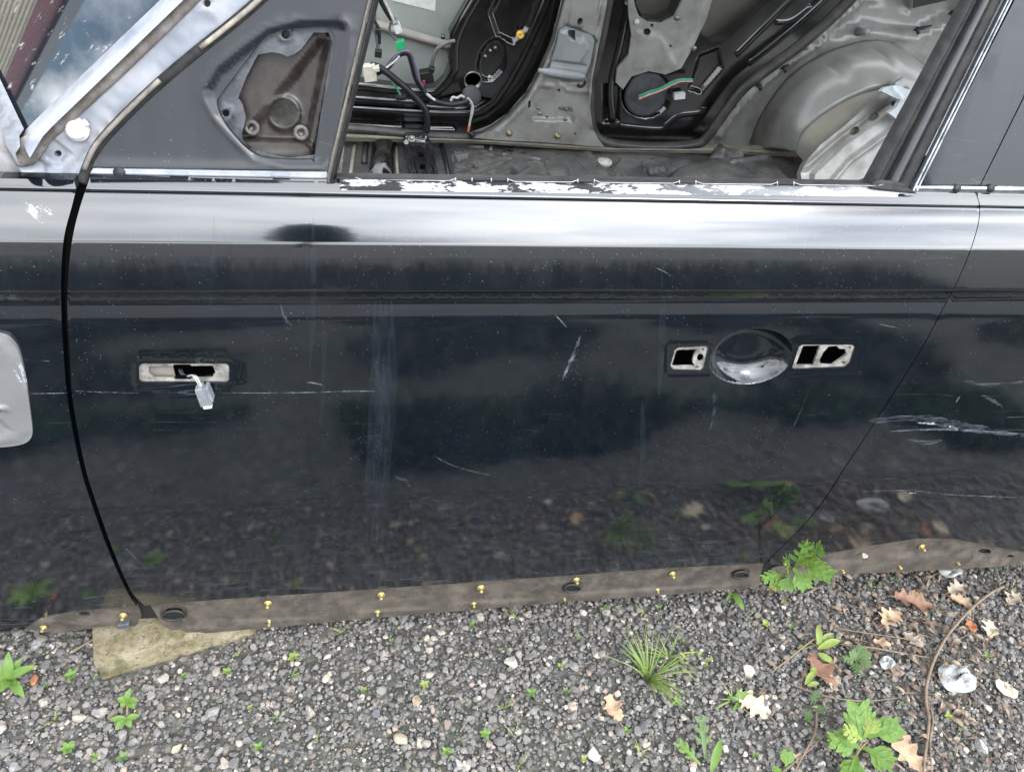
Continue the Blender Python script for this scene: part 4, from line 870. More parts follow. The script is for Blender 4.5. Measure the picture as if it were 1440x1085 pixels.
# cabin shell out of view: firewall, tail end, header rails
inner_wall('firewall', -.92, -.88, .2, 1.0, .15, 1.6, m_dark)
inner_wall('tail_bulkhead', 2.86, 2.9, .2, 1.0, .15, 1.6, m_grey)
roof = sheet('roof', Frame((0, 0, 1.64), (1, 0, 0), (0, 1, 0)), [(.25, .30), (2.9, .30), (2.9, 1.44), (.25, 1.44)], m_satin, car, res=.08, raw=True, thick=.05, base=lambda Q: -.06 * ((Q[:, 1] - .87) / .57) ** 2)  # unseen roof, added to darken the cabin
sk = mesh('far_outer_side', *boxVF((1.0, 1.70, .55), (1, 0, 0), (0, 1, 0), (0, 0, 1), 3.8, .02, .85), m_paint, car)
# ------------------------------------------------------------------ dangling wires and connectors
def jig(pts, a): return [np.asarray(p) + rng.normal(0, a, 3) for p in pts]
m_w = {k: simple('wire_' + k, c, None, 60, .45) for k, c in dict(black=(.012, .012, .013), white=(.5, .49, .46), green=(.05, .28, .16), purple=(.12, .09, .16), red=(.35, .04, .03), grey=(.12, .12, .125), orange=(.55, .18, .06)).items()}
wire = lambda parent, pts, y, r, col, sub=6: tube('wire', [PY(p[0], p[1], p[2] if len(p) > 2 else y) for p in pts], r, m_w[col], parent, 8, sub=sub)
def boxpx(name, c, y, wpx, hpx, dep, ang, mat, parent, b=.002):
    p = PY(*c, y); s = np.linalg.norm(PY(c[0] + 1, c[1], y) - p); ca, sa = math.cos(ang), math.sin(ang)
    U = np.array([ca, 0, -sa]); Vv = np.array([sa, 0, ca]); o = mesh(name, *boxVF(p, U, Vv, (0, 1, 0), wpx * s, hpx * s, dep), mat, parent); return bev(o, b)
c = {k: simple('connector_' + k, v, None, 50, .4) for k, v in dict(white=(.62, .64, .62), green=(.02, .36, .14), black=(.012, .012, .012), cream=(.62, .58, .48), grey=(.20, .215, .24), pure=(.66, .68, .69)).items()}
h1 = empty('wiring_harness', PY(555, 40, 1.5), 'bundled wires ending in white and green plugs, hanging by the far front door', 'wires')
wire(h1, [(522, -70), (534, -8), (541, 10), (552, 28), (558, 38)], 1.50, .009, 'black'); wire(h1, [(526, -70), (538, -8), (547, 14), (556, 34)], 1.49, .004, 'white'); wire(h1, [(550, 30), (548, 44), (556, 56), (562, 62)], 1.49, .0035, 'grey')
o = boxpx('plug', (559, 39), 1.485, 10, 14, .022, -.35, c['white'], h1); boxpx('plug_collar', (556, 32), 1.485, 8, 4, .024, -.35, c['grey'], o)
o = boxpx('plug', (563, 63), 1.485, 13, 12, .026, -.2, c['green'], h1); boxpx('plug_mouth', (564, 68.5), 1.485, 10, 3, .018, -.2, c['black'], o)
h2 = empty('wiring_harness', PY(532, 60, 1.48), 'thin blue-grey lead with small black plug beside the window channel', 'wires')
wire(h2, [(523, -70), (527, 30), (530, 55), (532, 70)], 1.47, .005, 'grey'); wire(h2, [(526, 28), (533, 42), (534, 62)], 1.465, .004, 'black'); boxpx('plug', (532, 75), 1.465, 10, 10, .022, .1, c['black'], h2); boxpx('plug', (531, 43), 1.465, 7, 7, .02, .3, c['black'], h2)
h3 = empty('wiring_harness', PY(590, 120, 1.48), 'looped black taped cable across the far front door sill', 'wires')
wire(h3, [(520, 92), (535, 96), (560, 115), (585, 138), (598, 155), (601, 170), (600, 186)], 1.45, .010, 'black')
wire(h3, [(528, 104), (544, 96), (556, 82), (566, 75), (575, 77), (580, 92), (585, 110), (592, 122), (600, 134), (612, 142), (632, 147), (650, 145), (660, 141)], 1.47, .008, 'black')
wire(h3, [(529, 101), (545, 93), (557, 79), (566, 72.5), (577, 75), (583, 92), (588, 110), (595, 122)], 1.46, .004, 'purple'); wire(h3, [(540, 98), (556, 86), (562, 79)], 1.455, .003, 'white')
wire(h3, [(552, 116), (558, 124), (563, 134)], 1.45, .0035, 'green'); wire(h3, [(600, 132), (607, 138), (612, 141)], 1.455, .004, 'white'); wire(h3, [(634, 142), (637, 137), (643, 138), (648, 135), (653, 137)], 1.46, .004, 'white')
boxpx('plug', (520, 102), 1.44, 18, 22, .03, -.15, c['cream'], h3); boxpx('plug', (529, 96), 1.435, 9, 6, .03, -.15, c['cream'], h3); boxpx('plug', (564, 137), 1.45, 14, 6, .02, -.1, c['black'], h3)
h4 = empty('wiring_harness', PY(607, 100, 1.53), 'square black plug with grey lead on the far front door opening', 'wires')
boxpx('plug', (600, 107), 1.53, 18, 16, .04, -.25, c['black'], h4); boxpx('plug', (607, 97), 1.52, 8, 6, .03, .3, c['black'], h4); wire(h4, [(606, 96), (610, 80), (616, 68), (630, 60), (640, 58)], 1.53, .006, 'grey'); boxpx('red_tab', (596, 116), 1.505, 4, 6, .006, 0, m_w['red'], h4)
h5 = empty('wiring_harness', PY(663, 140, 1.5), 'white twisted wires with orange tip dangling from grey grommet', 'wires')
o = lathe('grommet', PY(663, 135, 1.515), (.3, -1, .5), [(.030, -.006), (.031, .004), (.024, .010), (.012, .014), (.0005, .015)], m_grm, h5, 20)
wire(h5, [(657, 138), (661, 144), (665, 150), (664, 160), (661, 170), (660, 178)], 1.47, .0035, 'white'); wire(h5, [(658, 138), (664, 146), (663, 155), (662, 166), (660, 177)], 1.468, .003, 'white'); wire(h5, [(660, 177), (659, 182), (659, 186)], 1.466, .004, 'orange', 3); wire(h5, [(661, 186), (665, 192)], 1.46, .010, 'black', 3)
h6 = empty('wiring_harness', PY(930, 125, 1.5), 'green and red leads from oval grommet in the far rear door', 'wires')
for dy, col in ((0, 'green'), (2, 'white'), (3.5, 'red'), (-1.5, 'green')): wire(h6, [(898, 137 + dy), (912, 131 + dy), (930, 125 + dy * .8), (945, 117 + dy), (958, 113 + dy * .7), (974, 113 + dy * .6)], 1.52, .0038, col)
h7 = tag(boxpx('loose_connector', (955, 134.5), 1.535, 15, 8, .02, -.15, c['pure'], None), 'small white plug beside green leads in the far rear door', 'connector')
# plug hanging out of the side lamp opening
y0 = SB(280, 550)[1] - .012
h8 = empty('lamp_connector', PY(288, 555, y0), 'grey lamp plug with white tip dangling on wires from door opening', 'connector')
def ax_box(name, a, b, w, d, mat, parent, bw=.0012):
    A, B = PY(*a, y0), PY(*b, y0); U = (B - A) / np.linalg.norm(B - A); Nn = np.array([0, 1., 0]); Vv = np.cross(Nn, U)
    return bev(mesh(name, *boxVF((A + B) / 2, U, Vv, Nn, np.linalg.norm(B - A), w, d), mat, parent), bw)
ax_box('plug_body', (283, 544), (291, 567), .0155, .012, c['grey'], h8); ax_box('plug_rib', (281, 542), (289, 557), .007, .016, c['grey'], h8); ax_box('plug_side', (291, 541), (299, 561), .0045, .014, c['grey'], h8); ax_box('plug_side', (277, 547), (285, 568), .003, .013, c['grey'], h8)
ax_box('plug_tip', (290, 565), (293, 572), .0115, .009, c['pure'], h8)
for dx, col in ((0, 'white'), (1.6, 'green'), (3, 'white')): wire(h8, [(252 + dx, 520, .06), (255 + dx, 526, .04), (262 + dx, 529, .022), (269 + dx, 527.5, y0 + .012), (274 + dx, 531, y0 - .001), (282 + dx * .8, 545, y0)], 0, .0013, col)

# ------------------------------------------------------------------ scratches and scuffs on the skin
def scratch_mat(name, col, lo, hi, sc, mxa=.8):
    g = G(name); g.set(base_color=g.mix(g.noise(90, 4), col, tuple(x * .6 for x in col)), roughness=.6, alpha=g.math('MULTIPLY', g.ramp(g.noise(60, 8, .75, sc=sc), [(lo, 0.), (hi, 1.)]), mxa)); return g.m
m_scr = scratch_mat('scratch_pale', (.30, .33, .36), .40, .62, (1, 1, 1), .42); m_scf = scratch_mat('scuff_pale', (.22, .26, .31), .44, .66, (.35, 1, 3), .34); m_chip = scratch_mat('paint_chips', (.55, .57, .60), .50, .60, (1, 1, 1), .75)
m_str = scratch_mat('dried_run', (.10, .13, .18), .36, .74, (1.4, 1, .25), .10)
def scratch(pts, w, mat, parent=door, name='scratch', off=.0006):
    pl = catmull(pts, 6) if len(pts) > 2 else [np.asarray(pts[0], float) * (1 - t) + np.asarray(pts[1], float) * t for t in np.linspace(0, 1, 12)]
    V = []; F = []; n = len(pl)
    for i, p in enumerate(pl):
        t = np.asarray(pl[min(i + 1, n - 1)]) - np.asarray(pl[max(i - 1, 0)]); t = t / (np.linalg.norm(t) + 1e-9); nn = np.array([-t[1], t[0]])
        ww = w * (math.sin(math.pi * (i + .3) / (n - .4)) ** (1 if name == 'dried_run' else .5) if n > 2 else 1) * random.uniform(.75, 1.2) / 2
        V += [SB(*(p + nn * ww), off), SB(*(p - nn * ww), off)]
        if i: F.append((2 * i - 2, 2 * i, 2 * i + 1, 2 * i - 1))
    return mesh(name, V, F, mat, parent, True)
scratch([(325, 551.5), (380, 552), (440, 551), (495, 549.5), (530, 549.5)], 2.0, m_scr); scratch([(105, 549), (150, 551), (195, 552)], 1.1, m_scr)
scratch([(816, 471), (810, 490), (802, 508), (790, 535)], 5, m_scr); scratch([(781, 443), (790, 452), (803, 468)], 1.6, m_scr); scratch([(798, 506), (811, 506)], 1.2, m_scr)
scratch([(432, 537), (442, 538), (454, 541)], 2.4, m_scr); scratch([(610, 640), (640, 655), (690, 668)], 1.0, m_scr); scratch([(1235, 455), (1260, 460)], 1.4, m_scr); scratch([(920, 375), (935, 382), (948, 390)], 1.2, m_scr); scratch([(556, 670), (570, 675), (577, 684)], 5, m_scf)
for x0 in (526, 534, 541, 549): scratch([(x0 + 1, 420), (x0 + 2, 520), (x0 - 3, 620), (x0 - 12, 770)], 16, m_str, name='dried_run')
for x0, a, b in ((300, 300, 430), (440, 300, 520), (455, 440, 600), (903, 560, 700), (930, 380, 560)): scratch([(x0, a), (x0 + 1, (a + b) / 2), (x0 - 4, b)], 9, m_str, name='dried_run')
scratch([(1222, 592), (1265, 588), (1310, 590), (1345, 598), (1385, 604), (1445, 613)], 13, m_scf, rear_panel, 'scuff'); scratch([(1290, 594), (1325, 596), (1350, 604)], 4, m_chip, rear_panel, 'scuff'); scratch([(1250, 606), (1330, 603), (1445, 610)], 3, m_scr, rear_panel)
scratch([(1215, 690), (1280, 689), (1340, 695), (1440, 699)], 1.6, m_scr, rear_panel); scratch([(1274, 692), (1290, 691)], 4, m_chip, rear_panel); scratch([(1380, 555), (1395, 562), (1410, 572)], 5, m_scf, rear_panel); scratch([(1344, 565), (1350, 556)], 2.4, m_scr, rear_panel); scratch([(1275, 615), (1300, 622), (1325, 618)], 6, m_scf, rear_panel); scratch([(1355, 535), (1390, 540), (1440, 536)], 5, m_scf, rear_panel)
for pts, w in (([(28, 285), (45, 295), (62, 312)], 14), ([(48, 298), (62, 292), (76, 300)], 12)): scratch(pts, w, m_chip, fender, 'paint_chip')
scratch([(0, 436), (8, 441), (16, 447)], 1.5, m_scr, fender); scratch([(40, 553), (95, 552)], 1.4, m_scr, fender); scratch([(35, 505), (70, 507)], 1.2, m_scr, fender)
def plate_chip(pts, w):
    V = []; F = []
    for i, p in enumerate(catmull(pts, 4)):
        V += [PY(p[0] - w / 2 * random.uniform(.5, 1), p[1], YP - .0062), PY(p[0] + w / 2 * random.uniform(.5, 1), p[1], YP - .0062)]
        if i: F.append((2 * i - 2, 2 * i, 2 * i + 1, 2 * i - 1))
    mesh('paint_chip', V, F, m_chip, plate_o)
plate_chip([(25, 508), (31, 520), (34, 532), (36, 546)], 8); plate_chip([(20, 520), (27, 532), (33, 542)], 5)

# ------------------------------------------------------------------ block under the sill
A, B = BLK_A, BLK_B; d = (B - A) / np.linalg.norm(B - A); nrm = np.array([-d[1], d[0], 0])
topz = SILL.P(240, 886)[2] + .004
L_ = np.linalg.norm(B - A); nx, ny, nz = 26, 10, 9; V = []; F = []
def blk(u, v, w):
    p = A + d * (u * L_) + nrm * (v * .16 + .002) + np.array([0, 0, 1]) * (w * topz * (1 - .16 * u ** 3) - .004)
    p = p + nrm * (.012 * w) + d * (-.006 * w if u < .5 else .004 * w)
    return p
bm = bmesh.new(); bmesh.ops.create_cube(bm, size=1); bmesh.ops.subdivide_edges(bm, edges=bm.edges[:], cuts=11, use_grid_fill=True)
for v in bm.verts:
    u, vv, w = v.co.x + .5, v.co.y + .5, v.co.z + .5
    p = blk(u, vv, w)
    h = math.sin(u * 23 + w * 9) * .0012 + math.sin(u * 57 - w * 31 + vv * 20) * .0009 + random.uniform(-.0006, .0006)
    p = p + np.array([0, -h, h * .6]); e = max(abs(v.co.x), abs(v.co.z)); 
    if abs(v.co.z) > .49 and abs(v.co.y) > .49: p = p + nrm * (.003 if v.co.y < 0 else 0) - np.array([0, 0, .002])
    v.co = p
me = bpy.data.meshes.new('stone_block'); bm.to_mesh(me); bm.free(); sm_ = me.polygons.foreach_set('use_smooth', [True] * len(me.polygons))
g = G('mossy_sandstone')
cb_ = g.ramp(g.noise(22, 9, .75), [(.30, (.13, .105, .06)), (.46, (.30, .25, .15)), (.66, (.44, .39, .28))])
cb_ = g.mix(g.ramp(g.noise(9, 8, .7), [(.50, 0.), (.60, .75)]), cb_, (.10, .105, .025))
cb_ = g.mix(g.ramp(g.noise(120, 6, .75), [(.54, 0.), (.66, .85)]), cb_, (.06, .05, .035))
g.set(base_color=cb_, roughness=.9).bump(g.noise(90, 9, .8), 1.0, .012); me.materials.append(g.m)
o = bpy.data.objects.new('stone_block', me); COL.objects.link(o); tag(o, 'mossy tan stone block wedged under the front end of the sill', 'stone block')

# ------------------------------------------------------------------ plants
def leafmat(name, c1, c2, tr=.25):
    g = G(name); col = g.mix(g.ramp(g.noise(60, 5), [(.35, 0.), (.65, 1.)]), c1, c2); g.set(base_color=col, roughness=.5, ior=1.4)
    t = g.n.new('ShaderNodeBsdfTranslucent'); g.l.new(g.mix(.5, col, (.25, .4, .03)), t.inputs[0]); m = g.n.new('ShaderNodeMixShader'); m.inputs[0].default_value = tr
    o_ = g.n['Material Output']; g.l.new(g.b.outputs[0], m.inputs[1]); g.l.new(t.outputs[0], m.inputs[2]); g.l.new(m.outputs[0], o_.inputs[0]); return g.m
m_lf = leafmat('bright_leaf', (.14, .235, .05), (.10, .19, .04)); m_lf2 = leafmat('yellow_green_leaf', (.25, .31, .07), (.18, .25, .06)); m_lf3 = leafmat('dull_green_leaf', (.09, .15, .055), (.12, .18, .07)); m_gr = leafmat('grass_blade', (.14, .22, .05), (.26, .29, .11))
m_stm = simple('weed_stem', (.13, .16, .05), (.20, .13, .07), 50, .6)
def lanceVF(b, t, w, bend=.15, fold=.25, n=7, prof_=None, nup=None, droop=0.):
    b = np.asarray(b, float); t = np.asarray(t, float); ax = t - b; Ln = np.linalg.norm(ax); ax = ax / (Ln + 1e-9)
    toc = CAM - (b + t) / 2; toc /= np.linalg.norm(toc); up = (np.array([0, 0, 1.]) * .8 + toc * .7) if nup is None else np.asarray(nup, float)
    up = up - ax * np.dot(up, ax); up /= np.linalg.norm(up) + 1e-9; side = np.cross(up, ax); V = []; F = []
    for i in range(n + 1):
        s = i / n; hw = w * .5 * (prof_(s) if prof_ else max(.02, math.sin(math.pi * min(1, s * .93 + .05)) ** .8))
        c_ = b + ax * Ln * s + up * (bend * Ln * 4 * s * (1 - s) - droop * Ln * s * s)
        V += [c_ - side * hw + up * hw * fold * 2, c_, c_ + side * hw + up * hw * fold * 2]
        if i: k = 3 * i; F += [(k - 3, k - 2, k + 1, k), (k - 2, k - 1, k + 2, k + 1)]
    return V, F
def lobedVF(b, t, w, pairs=3):
    """deeply cut leaf: midrib blade with toothed side lobes"""
    b = np.asarray(b, float); t = np.asarray(t, float); ax = t - b; Ln = np.linalg.norm(ax); ax /= Ln
    toc = CAM - (b + t) / 2; toc /= np.linalg.norm(toc); up = np.array([0, 0, 1.]) * .8 + toc * .8; up -= ax * np.dot(up, ax); up /= np.linalg.norm(up); side = np.cross(up, ax)
    P = [lanceVF(b, t, w * .30, .08, .15, 8, lambda s: .5 + .6 * s if s < .75 else max(.02, (1 - s) * 3.6), up)]
    for k in range(pairs):
        s = .30 + .48 * k / max(1, pairs - 1); ll = w * (.62 - .10 * k) * random.uniform(.85, 1.1)
        for sg in (-1, 1):
            o_ = b + ax * Ln * s + up * .08 * Ln * 4 * s * (1 - s); dr = ax * .72 + side * sg * .8; dr /= np.linalg.norm(dr)
            P.append(lanceVF(o_, o_ + dr * ll - up * ll * .12, w * .30, .06, .1, 6, lambda s: max(.03, (.55 + .55 * s) if s < .6 else (1 - s) * 2.4), up))
            for q_ in (.45, .7):                        # teeth
                o2 = o_ + dr * ll * q_; d2 = dr * .8 + side * sg * .5 * (1 if q_ < .6 else -.6) ; d2 /= np.linalg.norm(d2); P.append(lanceVF(o2, o2 + d2 * ll * .42, w * .13, .03, .05, 4, None, up))
    for sg in (-1, 1):
        o_ = b + ax * Ln * .80; dr = ax * .85 + side * sg * .5; dr /= np.linalg.norm(dr); P.append(lanceVF(o_, o_ + dr * w * .30, w * .16, .03, .1, 4, None, up))
    return join(P)
def px3(p): return PZ(p[0], p[1], p[2] if len(p) > 2 else .01)
def plant(name, base, label, leaves, stems=(), cat='weed', mat=m_lf, sr=.0018, group=None):
    r = empty(name, PZ(*base, 0), label, cat, group)
    for s in stems: tube('stem', [px3(p) for p in s], [sr * 1.2] + [sr] * (len(s) - 2) + [sr * .6], m_stm, r, 6, sub=3)
    for lf in leaves:
        kind, b, t, w = lf[:4]; m = lf[4] if len(lf) > 4 else mat; b, t = px3(b), px3(t)
        V, F = lobedVF(b, t, w) if kind == 'lobed' else lanceVF(b, t, w, random.uniform(.05, .16), .2, 8, None if kind != 'blade' else (lambda s: max(.04, (1 - s) ** .6)))
        o = mesh('leaf', V, F, m, r, True)
    return r
zy = lambda px, py, y: (px, py, float(PY(px, py, y)[2]))
plant('mugwort_weed', (1080, 836), 'tall bright green lobed weed sprouting at the seam below the door', [
    ('lobed', zy(1120, 794, -.03), zy(1136, 757, -.05), .046), ('lobed', zy(1124, 790, -.03), zy(1160, 770, -.05), .044), ('lobed', zy(1126, 792, -.03), zy(1171, 812, -.08), .048), ('lobed', zy(1116, 798, -.03), zy(1134, 828, -.07), .042), ('lobed', zy(1108, 804, -.02), zy(1100, 782, -.03), .034),
    ('lobed', zy(1104, 808, -.02), zy(1070, 816, -.03), .034), ('lobed', zy(1110, 806, -.03), zy(1106, 828, -.05), .034), ('lobed', zy(1122, 790, -.03), zy(1148, 786, -.06), .032, m_lf2), ('lobed', zy(1100, 812, -.02), zy(1086, 828, -.04), .028, m_lf2)],
    [((1078, 838, 0), zy(1092, 818, -.01), zy(1108, 804, -.02), zy(1124, 790, -.03)), (zy(1092, 818, -.01), zy(1104, 812, -.02), zy(1116, 816, -.04))], sr=.0022)
plant('mugwort_weed', (1206, 1050), 'large bright green lobed weed at the bottom right edge of the gravel', [
    ('lobed', (1212, 1040, .04), (1206, 986, .09), .062), ('lobed', (1220, 1036, .05), (1266, 1020, .07), .056), ('lobed', (1210, 1050, .03), (1162, 1040, .05), .056), ('lobed', (1214, 1050, .03), (1254, 1074, .04), .052), ('lobed', (1204, 1062, .02), (1196, 1100, .03), .056), ('lobed', (1212, 1040, .05), (1184, 1024, .08), .036, m_lf2), ('lobed', (1216, 1036, .05), (1228, 1010, .08), .036, m_lf2)],
    [((1194, 1078, 0), (1204, 1058, .02), (1213, 1040, .045)), ((1200, 1068, .01), (1210, 1052, .03), (1222, 1040, .04))])
plant('lance_leaved_weed', (16, 960), 'light green weed with pointed leaves at the left edge near the stone block', [('l', (14, 955, .02), t, .017) for t in ((12, 916, .06), (52, 936, .05), (34, 980, .02), (-14, 930, .05), (2, 972, .03), (-24, 960, .03), (30, 925, .05), (22, 962, .03))], [((16, 962, 0), (14, 952, .025))])
plant('lance_leaved_weed', (178, 1000), 'small two-tiered light green weed below the stone block', [('l', (178, 985, .03), t, .011) for t in ((184, 967, .05), (196, 985, .04), (164, 982, .04), (190, 996, .03), (170, 994, .02))] + [('l', (178, 1010, .015), t, .012) for t in ((154, 1012, .02), (162, 1026, .015), (196, 1006, .02), (184, 1022, .01))], [((178, 1015, 0), (179, 1000, .02), (179, 982, .035))])
plant('lance_leaved_weed', (1140, 935), 'yellowish green leggy weed leaning over dead leaves', [('l', (1152, 908, .03), (1150, 878, .05), .014, m_lf2), ('l', (1150, 912, .03), (1182, 900, .04), .016, m_lf2), ('l', (1150, 918, .02), (1172, 932, .02), .014, m_lf2), ('l', (1140, 950, .01), (1147, 938, .02), .013, m_lf2), ('l', (1132, 962, .01), (1146, 942, .02), .012, m_lf2), ('l', (1135, 964, .01), (1152, 960, .015), .010, m_lf2), ('l', (1150, 905, .03), (1172, 890, .04), .012, m_gr)], [((1085, 945, 0), (1110, 925, .015), (1135, 905, .03), (1152, 893, .04)), ((1118, 915, .0), (1152, 905, .03))])
plant('lobed_weed', (1204, 930), 'small dull green lobed weed between twigs', [('lobed', (1204, 928, .01), t, .024, m_lf3) for t in ((1222, 916, .03), (1226, 934, .02), (1206, 948, .015), (1184, 926, .02), (1196, 914, .03), (1212, 906, .03))])
plant('jagged_weed', (992, 1070), 'jagged dandelion leaf with reddened tip near the bottom edge', [('lobed', (992, 1066, .01), (984, 1002, .04), .034, m_lf3), ('lobed', (985, 1075, .01), (950, 1040, .02), .028, m_lf), ('l', (1000, 1085, .01), (1014, 1038, .03), .016, m_lf)])
plant('jagged_weed', (1105, 1075), 'low green lobed leaves beside the large weed at the bottom', [('lobed', (1105, 1080, .01), (1108, 1055, .03), .028, m_lf), ('lobed', (1100, 1082, .01), (1088, 1086, .02), .024, m_lf)])
plant('broad_blade_weed', (1032, 835), 'single broad green blade under the rear end of the sill', [('l', (1028, 832, .01), (1046, 858, .01), .015), ('l', (1030, 832, .01), (1020, 846, .01), .006)])
plant('creeping_weed', (1100, 975), 'sprawling thin green weed beside the pale papery leaf', [('lobed', (1140, 990 + k * 3, .01), t, .02, m_lf3) for k, t in enumerate(((1150, 972, .02), (1160, 1000, .02), (1134, 1014, .01)))] + [('l', (1042, 985, .01), t, .008) for t in ((1030, 1000, .01), (1036, 965, .02), (1024, 980, .01), (1050, 970, .02))])
plant('creeping_weed', (976, 925), 'patch of fine yellow-green shoots at left of the white round stone', [('l', (976 + dx, 930 + dy, .005), (976 + dx * 1.7, 925 + dy * 1.6, .02), .007, m_lf2) for dx, dy in ((-8, 4), (6, -6), (12, 6), (-12, -5), (2, 8), (16, 0), (-2, -9))])
# grass tufts
def tuft(base, label, n, spread, hgt, w=.0042, lean=(0, 0), mat=m_gr, name='grass_tuft', group=None):
    b = PZ(*base, 0); r = empty(name, b, label, 'grass', group)
    for k in range(n):
        a = random.uniform(0, 2 * math.pi); q_ = random.uniform(.35, 1); h = hgt * random.uniform(.45, 1); o_ = b + np.array([math.cos(a), math.sin(a), 0]) * spread * .16 * random.random()
        V, F = lanceVF(o_, o_ + np.array([math.cos(a) * spread * q_ + lean[0], math.sin(a) * spread * q_ + lean[1], h]), w * random.uniform(.6, 1.1), .16, .25, 9, lambda s: max(.05, (1 - s) ** .55), None, .25); mesh('blade', V, F, random.choice([mat, mat, m_lf2, m_lf]), r, True)
tuft((912, 955), 'largest grass tuft with long bright blades in the gravel', 46, .085, .10)
tuft((940, 925), 'grass tuft leaning right behind the largest tuft', 14, .07, .05)
tuft((1030, 985), 'small grass tuft at left of the pale papery leaf', 10, .04, .035)
tuft((715, 856), 'few grass blades poking out under the middle of the sill', 6, .035, .03)
seeds = [(663, 882), (708, 912), (597, 965), (512, 973), (710, 995), (747, 977), (787, 940), (817, 897), (850, 860), (795, 975), (723, 1035), (682, 1035), (627, 1060), (732, 1075), (67, 967), (102, 953), (333, 923), (320, 947), (413, 927), (410, 952), (260, 953), (353, 998), (393, 1010), (175, 1068), (98, 1055), (77, 1013), (365, 1053), (135, 1066), (445, 1043), (137, 955), (590, 862), (905, 865), (925, 858), (1075, 880), (1050, 868), (1110, 885), (1240, 870), (1225, 828), (1255, 818), (1400, 800), (1425, 838), (1385, 925), (1330, 1010), (1345, 1020), (820, 1070), (880, 1030), (900, 1060), (950, 990), (1060, 1065), (1270, 985), (960, 905), (550, 905), (480, 890), (1100, 850), (1290, 840), (1150, 1040)]
marks = [((178, 1000), 'the two-tiered weed'), ((16, 950), 'the left edge weed'), ((250, 920), 'the stone block'), ((721, 930), 'the white triangular stone'), ((912, 950), 'the largest grass tuft'), ((862, 996), 'the curled tan leaf'), ((834, 1058), 'the bright white stone'), ((587, 985), 'the tan oval stone'), ((566, 1040), 'the long tan stone'), ((1052, 943), 'the white egg-shaped stone'), ((1215, 1040), 'the large lobed weed'), ((1120, 800), 'the weed at the seam'), ((1345, 955), 'the white plastic film'), ((1270, 855), 'the oak leaf pile'), ((436, 1000), 'the beige angular stone'), ((300, 1002), 'the light grey rough stone'), ((1058, 990), 'the pale papery leaf'), ((905, 1021), 'the large grey stone'), ((1333, 870), 'the large grey lump'), ((247, 1052), 'the pale yellow stone'), ((316, 1073), 'the pinkish white tall stone'), ((646, 1073), 'the white bottom-edge stone'), ((804, 824), 'the round sill hole'), ((536, 845), 'the sill studs left of centre'), ((1204, 930), 'the small dull green weed'), ((1392, 884), 'the pale leaf scrap')]
used_l = set()
def where(p):
    for far in range(8):
        for (q_, nm) in sorted(marks, key=lambda m: math.hypot(m[0][0] - p[0], m[0][1] - p[1]))[far:far + 1]:
            dx, dy = p[0] - q_[0], p[1] - q_[1]; w1 = 'right of' if dx > 0 else 'left of'; w2 = 'below' if dy > 0 else 'above'
            for w_ in ((w1, w2) if abs(dx) > abs(dy) else (w2, w1)):
                t_ = w_ + ' ' + nm
                if t_ not in used_l: used_l.add(t_); return t_
    return 'in the gravel'
for i, s_ in enumerate(seeds):
    bl = i % 3 == 1
    if bl: tuft(s_, 'thin short grass sprout ' + where(s_), random.randint(2, 4), .022, .024, .0035, group='grass sprouts', name='grass_sprout')
    else:
        b = PZ(*s_, 0); a0 = random.uniform(0, 6.28); P = []; k = random.randint(3, 6); sz = random.uniform(.005, .013)
        for j in range(k):
            a = a0 + j * 6.28 / k + random.uniform(-.3, .3); P.append(lanceVF(b + np.array([0, 0, .009]), b + np.array([math.cos(a) * sz, math.sin(a) * sz, .009 + random.uniform(.001, .008)]), sz * .62, .08, .15, 5))
        P.append(tubeVF([b - np.array([0, 0, .004]), b + np.array([0, 0, .010])], .0009, 5)); V, F = join(P)
        tag(mesh('seedling', V, F, random.choice([m_lf, m_lf, m_lf2, m_lf3]), None, True), 'tiny leafy green seedling ' + where(s_), 'seedling', 'seedlings')

# ------------------------------------------------------------------ dead leaves, twigs, litter
m_dl = [simple('dead_leaf_' + k, c1, c2, 70, .75, bump=.3, bscale=200) for k, c1, c2 in (('tan', (.42, .30, .20), (.30, .20, .13)), ('brown', (.24, .135, .09), (.17, .09, .06)), ('pale', (.52, .45, .34), (.42, .35, .26)), ('grey', (.34, .28, .22), (.24, .2, .16)))]
def oakleaf(cpx, ang, Ln, wd, mat, label, curl=.25, z=.012, lobes=4, tilt=0.0):
    c0 = PZ(*cpx, z); n = 30; ph = random.uniform(0, 2); jw = [random.uniform(.72, 1.2) for _ in range(200)]; V = []; F = []; ca, sa = math.cos(ang), math.sin(ang)
    for i in range(n + 1):
        s = i / n; w = wd * .5 * (math.sin(math.pi * min(.99, s * .9 + .06)) ** .7) * (1 + .30 * math.sin(s * lobes * 2 * math.pi + ph)) + .0006
        for k, q_ in enumerate((-1, -.5, 0, .5, 1)):
            x = (s - .5) * Ln; y = q_ * w * (jw[(i // 2) * 5 + k] if abs(q_) == 1 else 1); zc = curl * (abs(q_) ** 1.5) * w * (1 + .5 * math.sin(s * 9 + q_ * 2)) + curl * .12 * Ln * math.sin(s * 5 + 1) + tilt * x + (0 if k == 2 else .0008)
            V.append(c0 + np.array([x * ca - y * sa, x * sa + y * ca, zc]))
        if i: b = 5 * i; F += [(b - 5 + k, b - 4 + k, b + 1 + k, b + k) for k in range(4)]
    r = empty('dead_leaf', c0, label, 'leaf'); mesh('blade', V, F, mat, r, True)
    st = [c0 + np.array([(-.5 - .22 * t) * Ln * ca, (-.5 - .22 * t) * Ln * sa, .004 * (1 - t) - tilt * .5 * Ln]) for t in (0, .5, 1)]; tube('stalk', st, .0011, m_dl[1], r, 5)
oakleaf((862, 996), 1.9, .05, .032, m_dl[0], 'curled tan dead leaf standing beside the largest grass tuft', .55, .02, 2, .25)
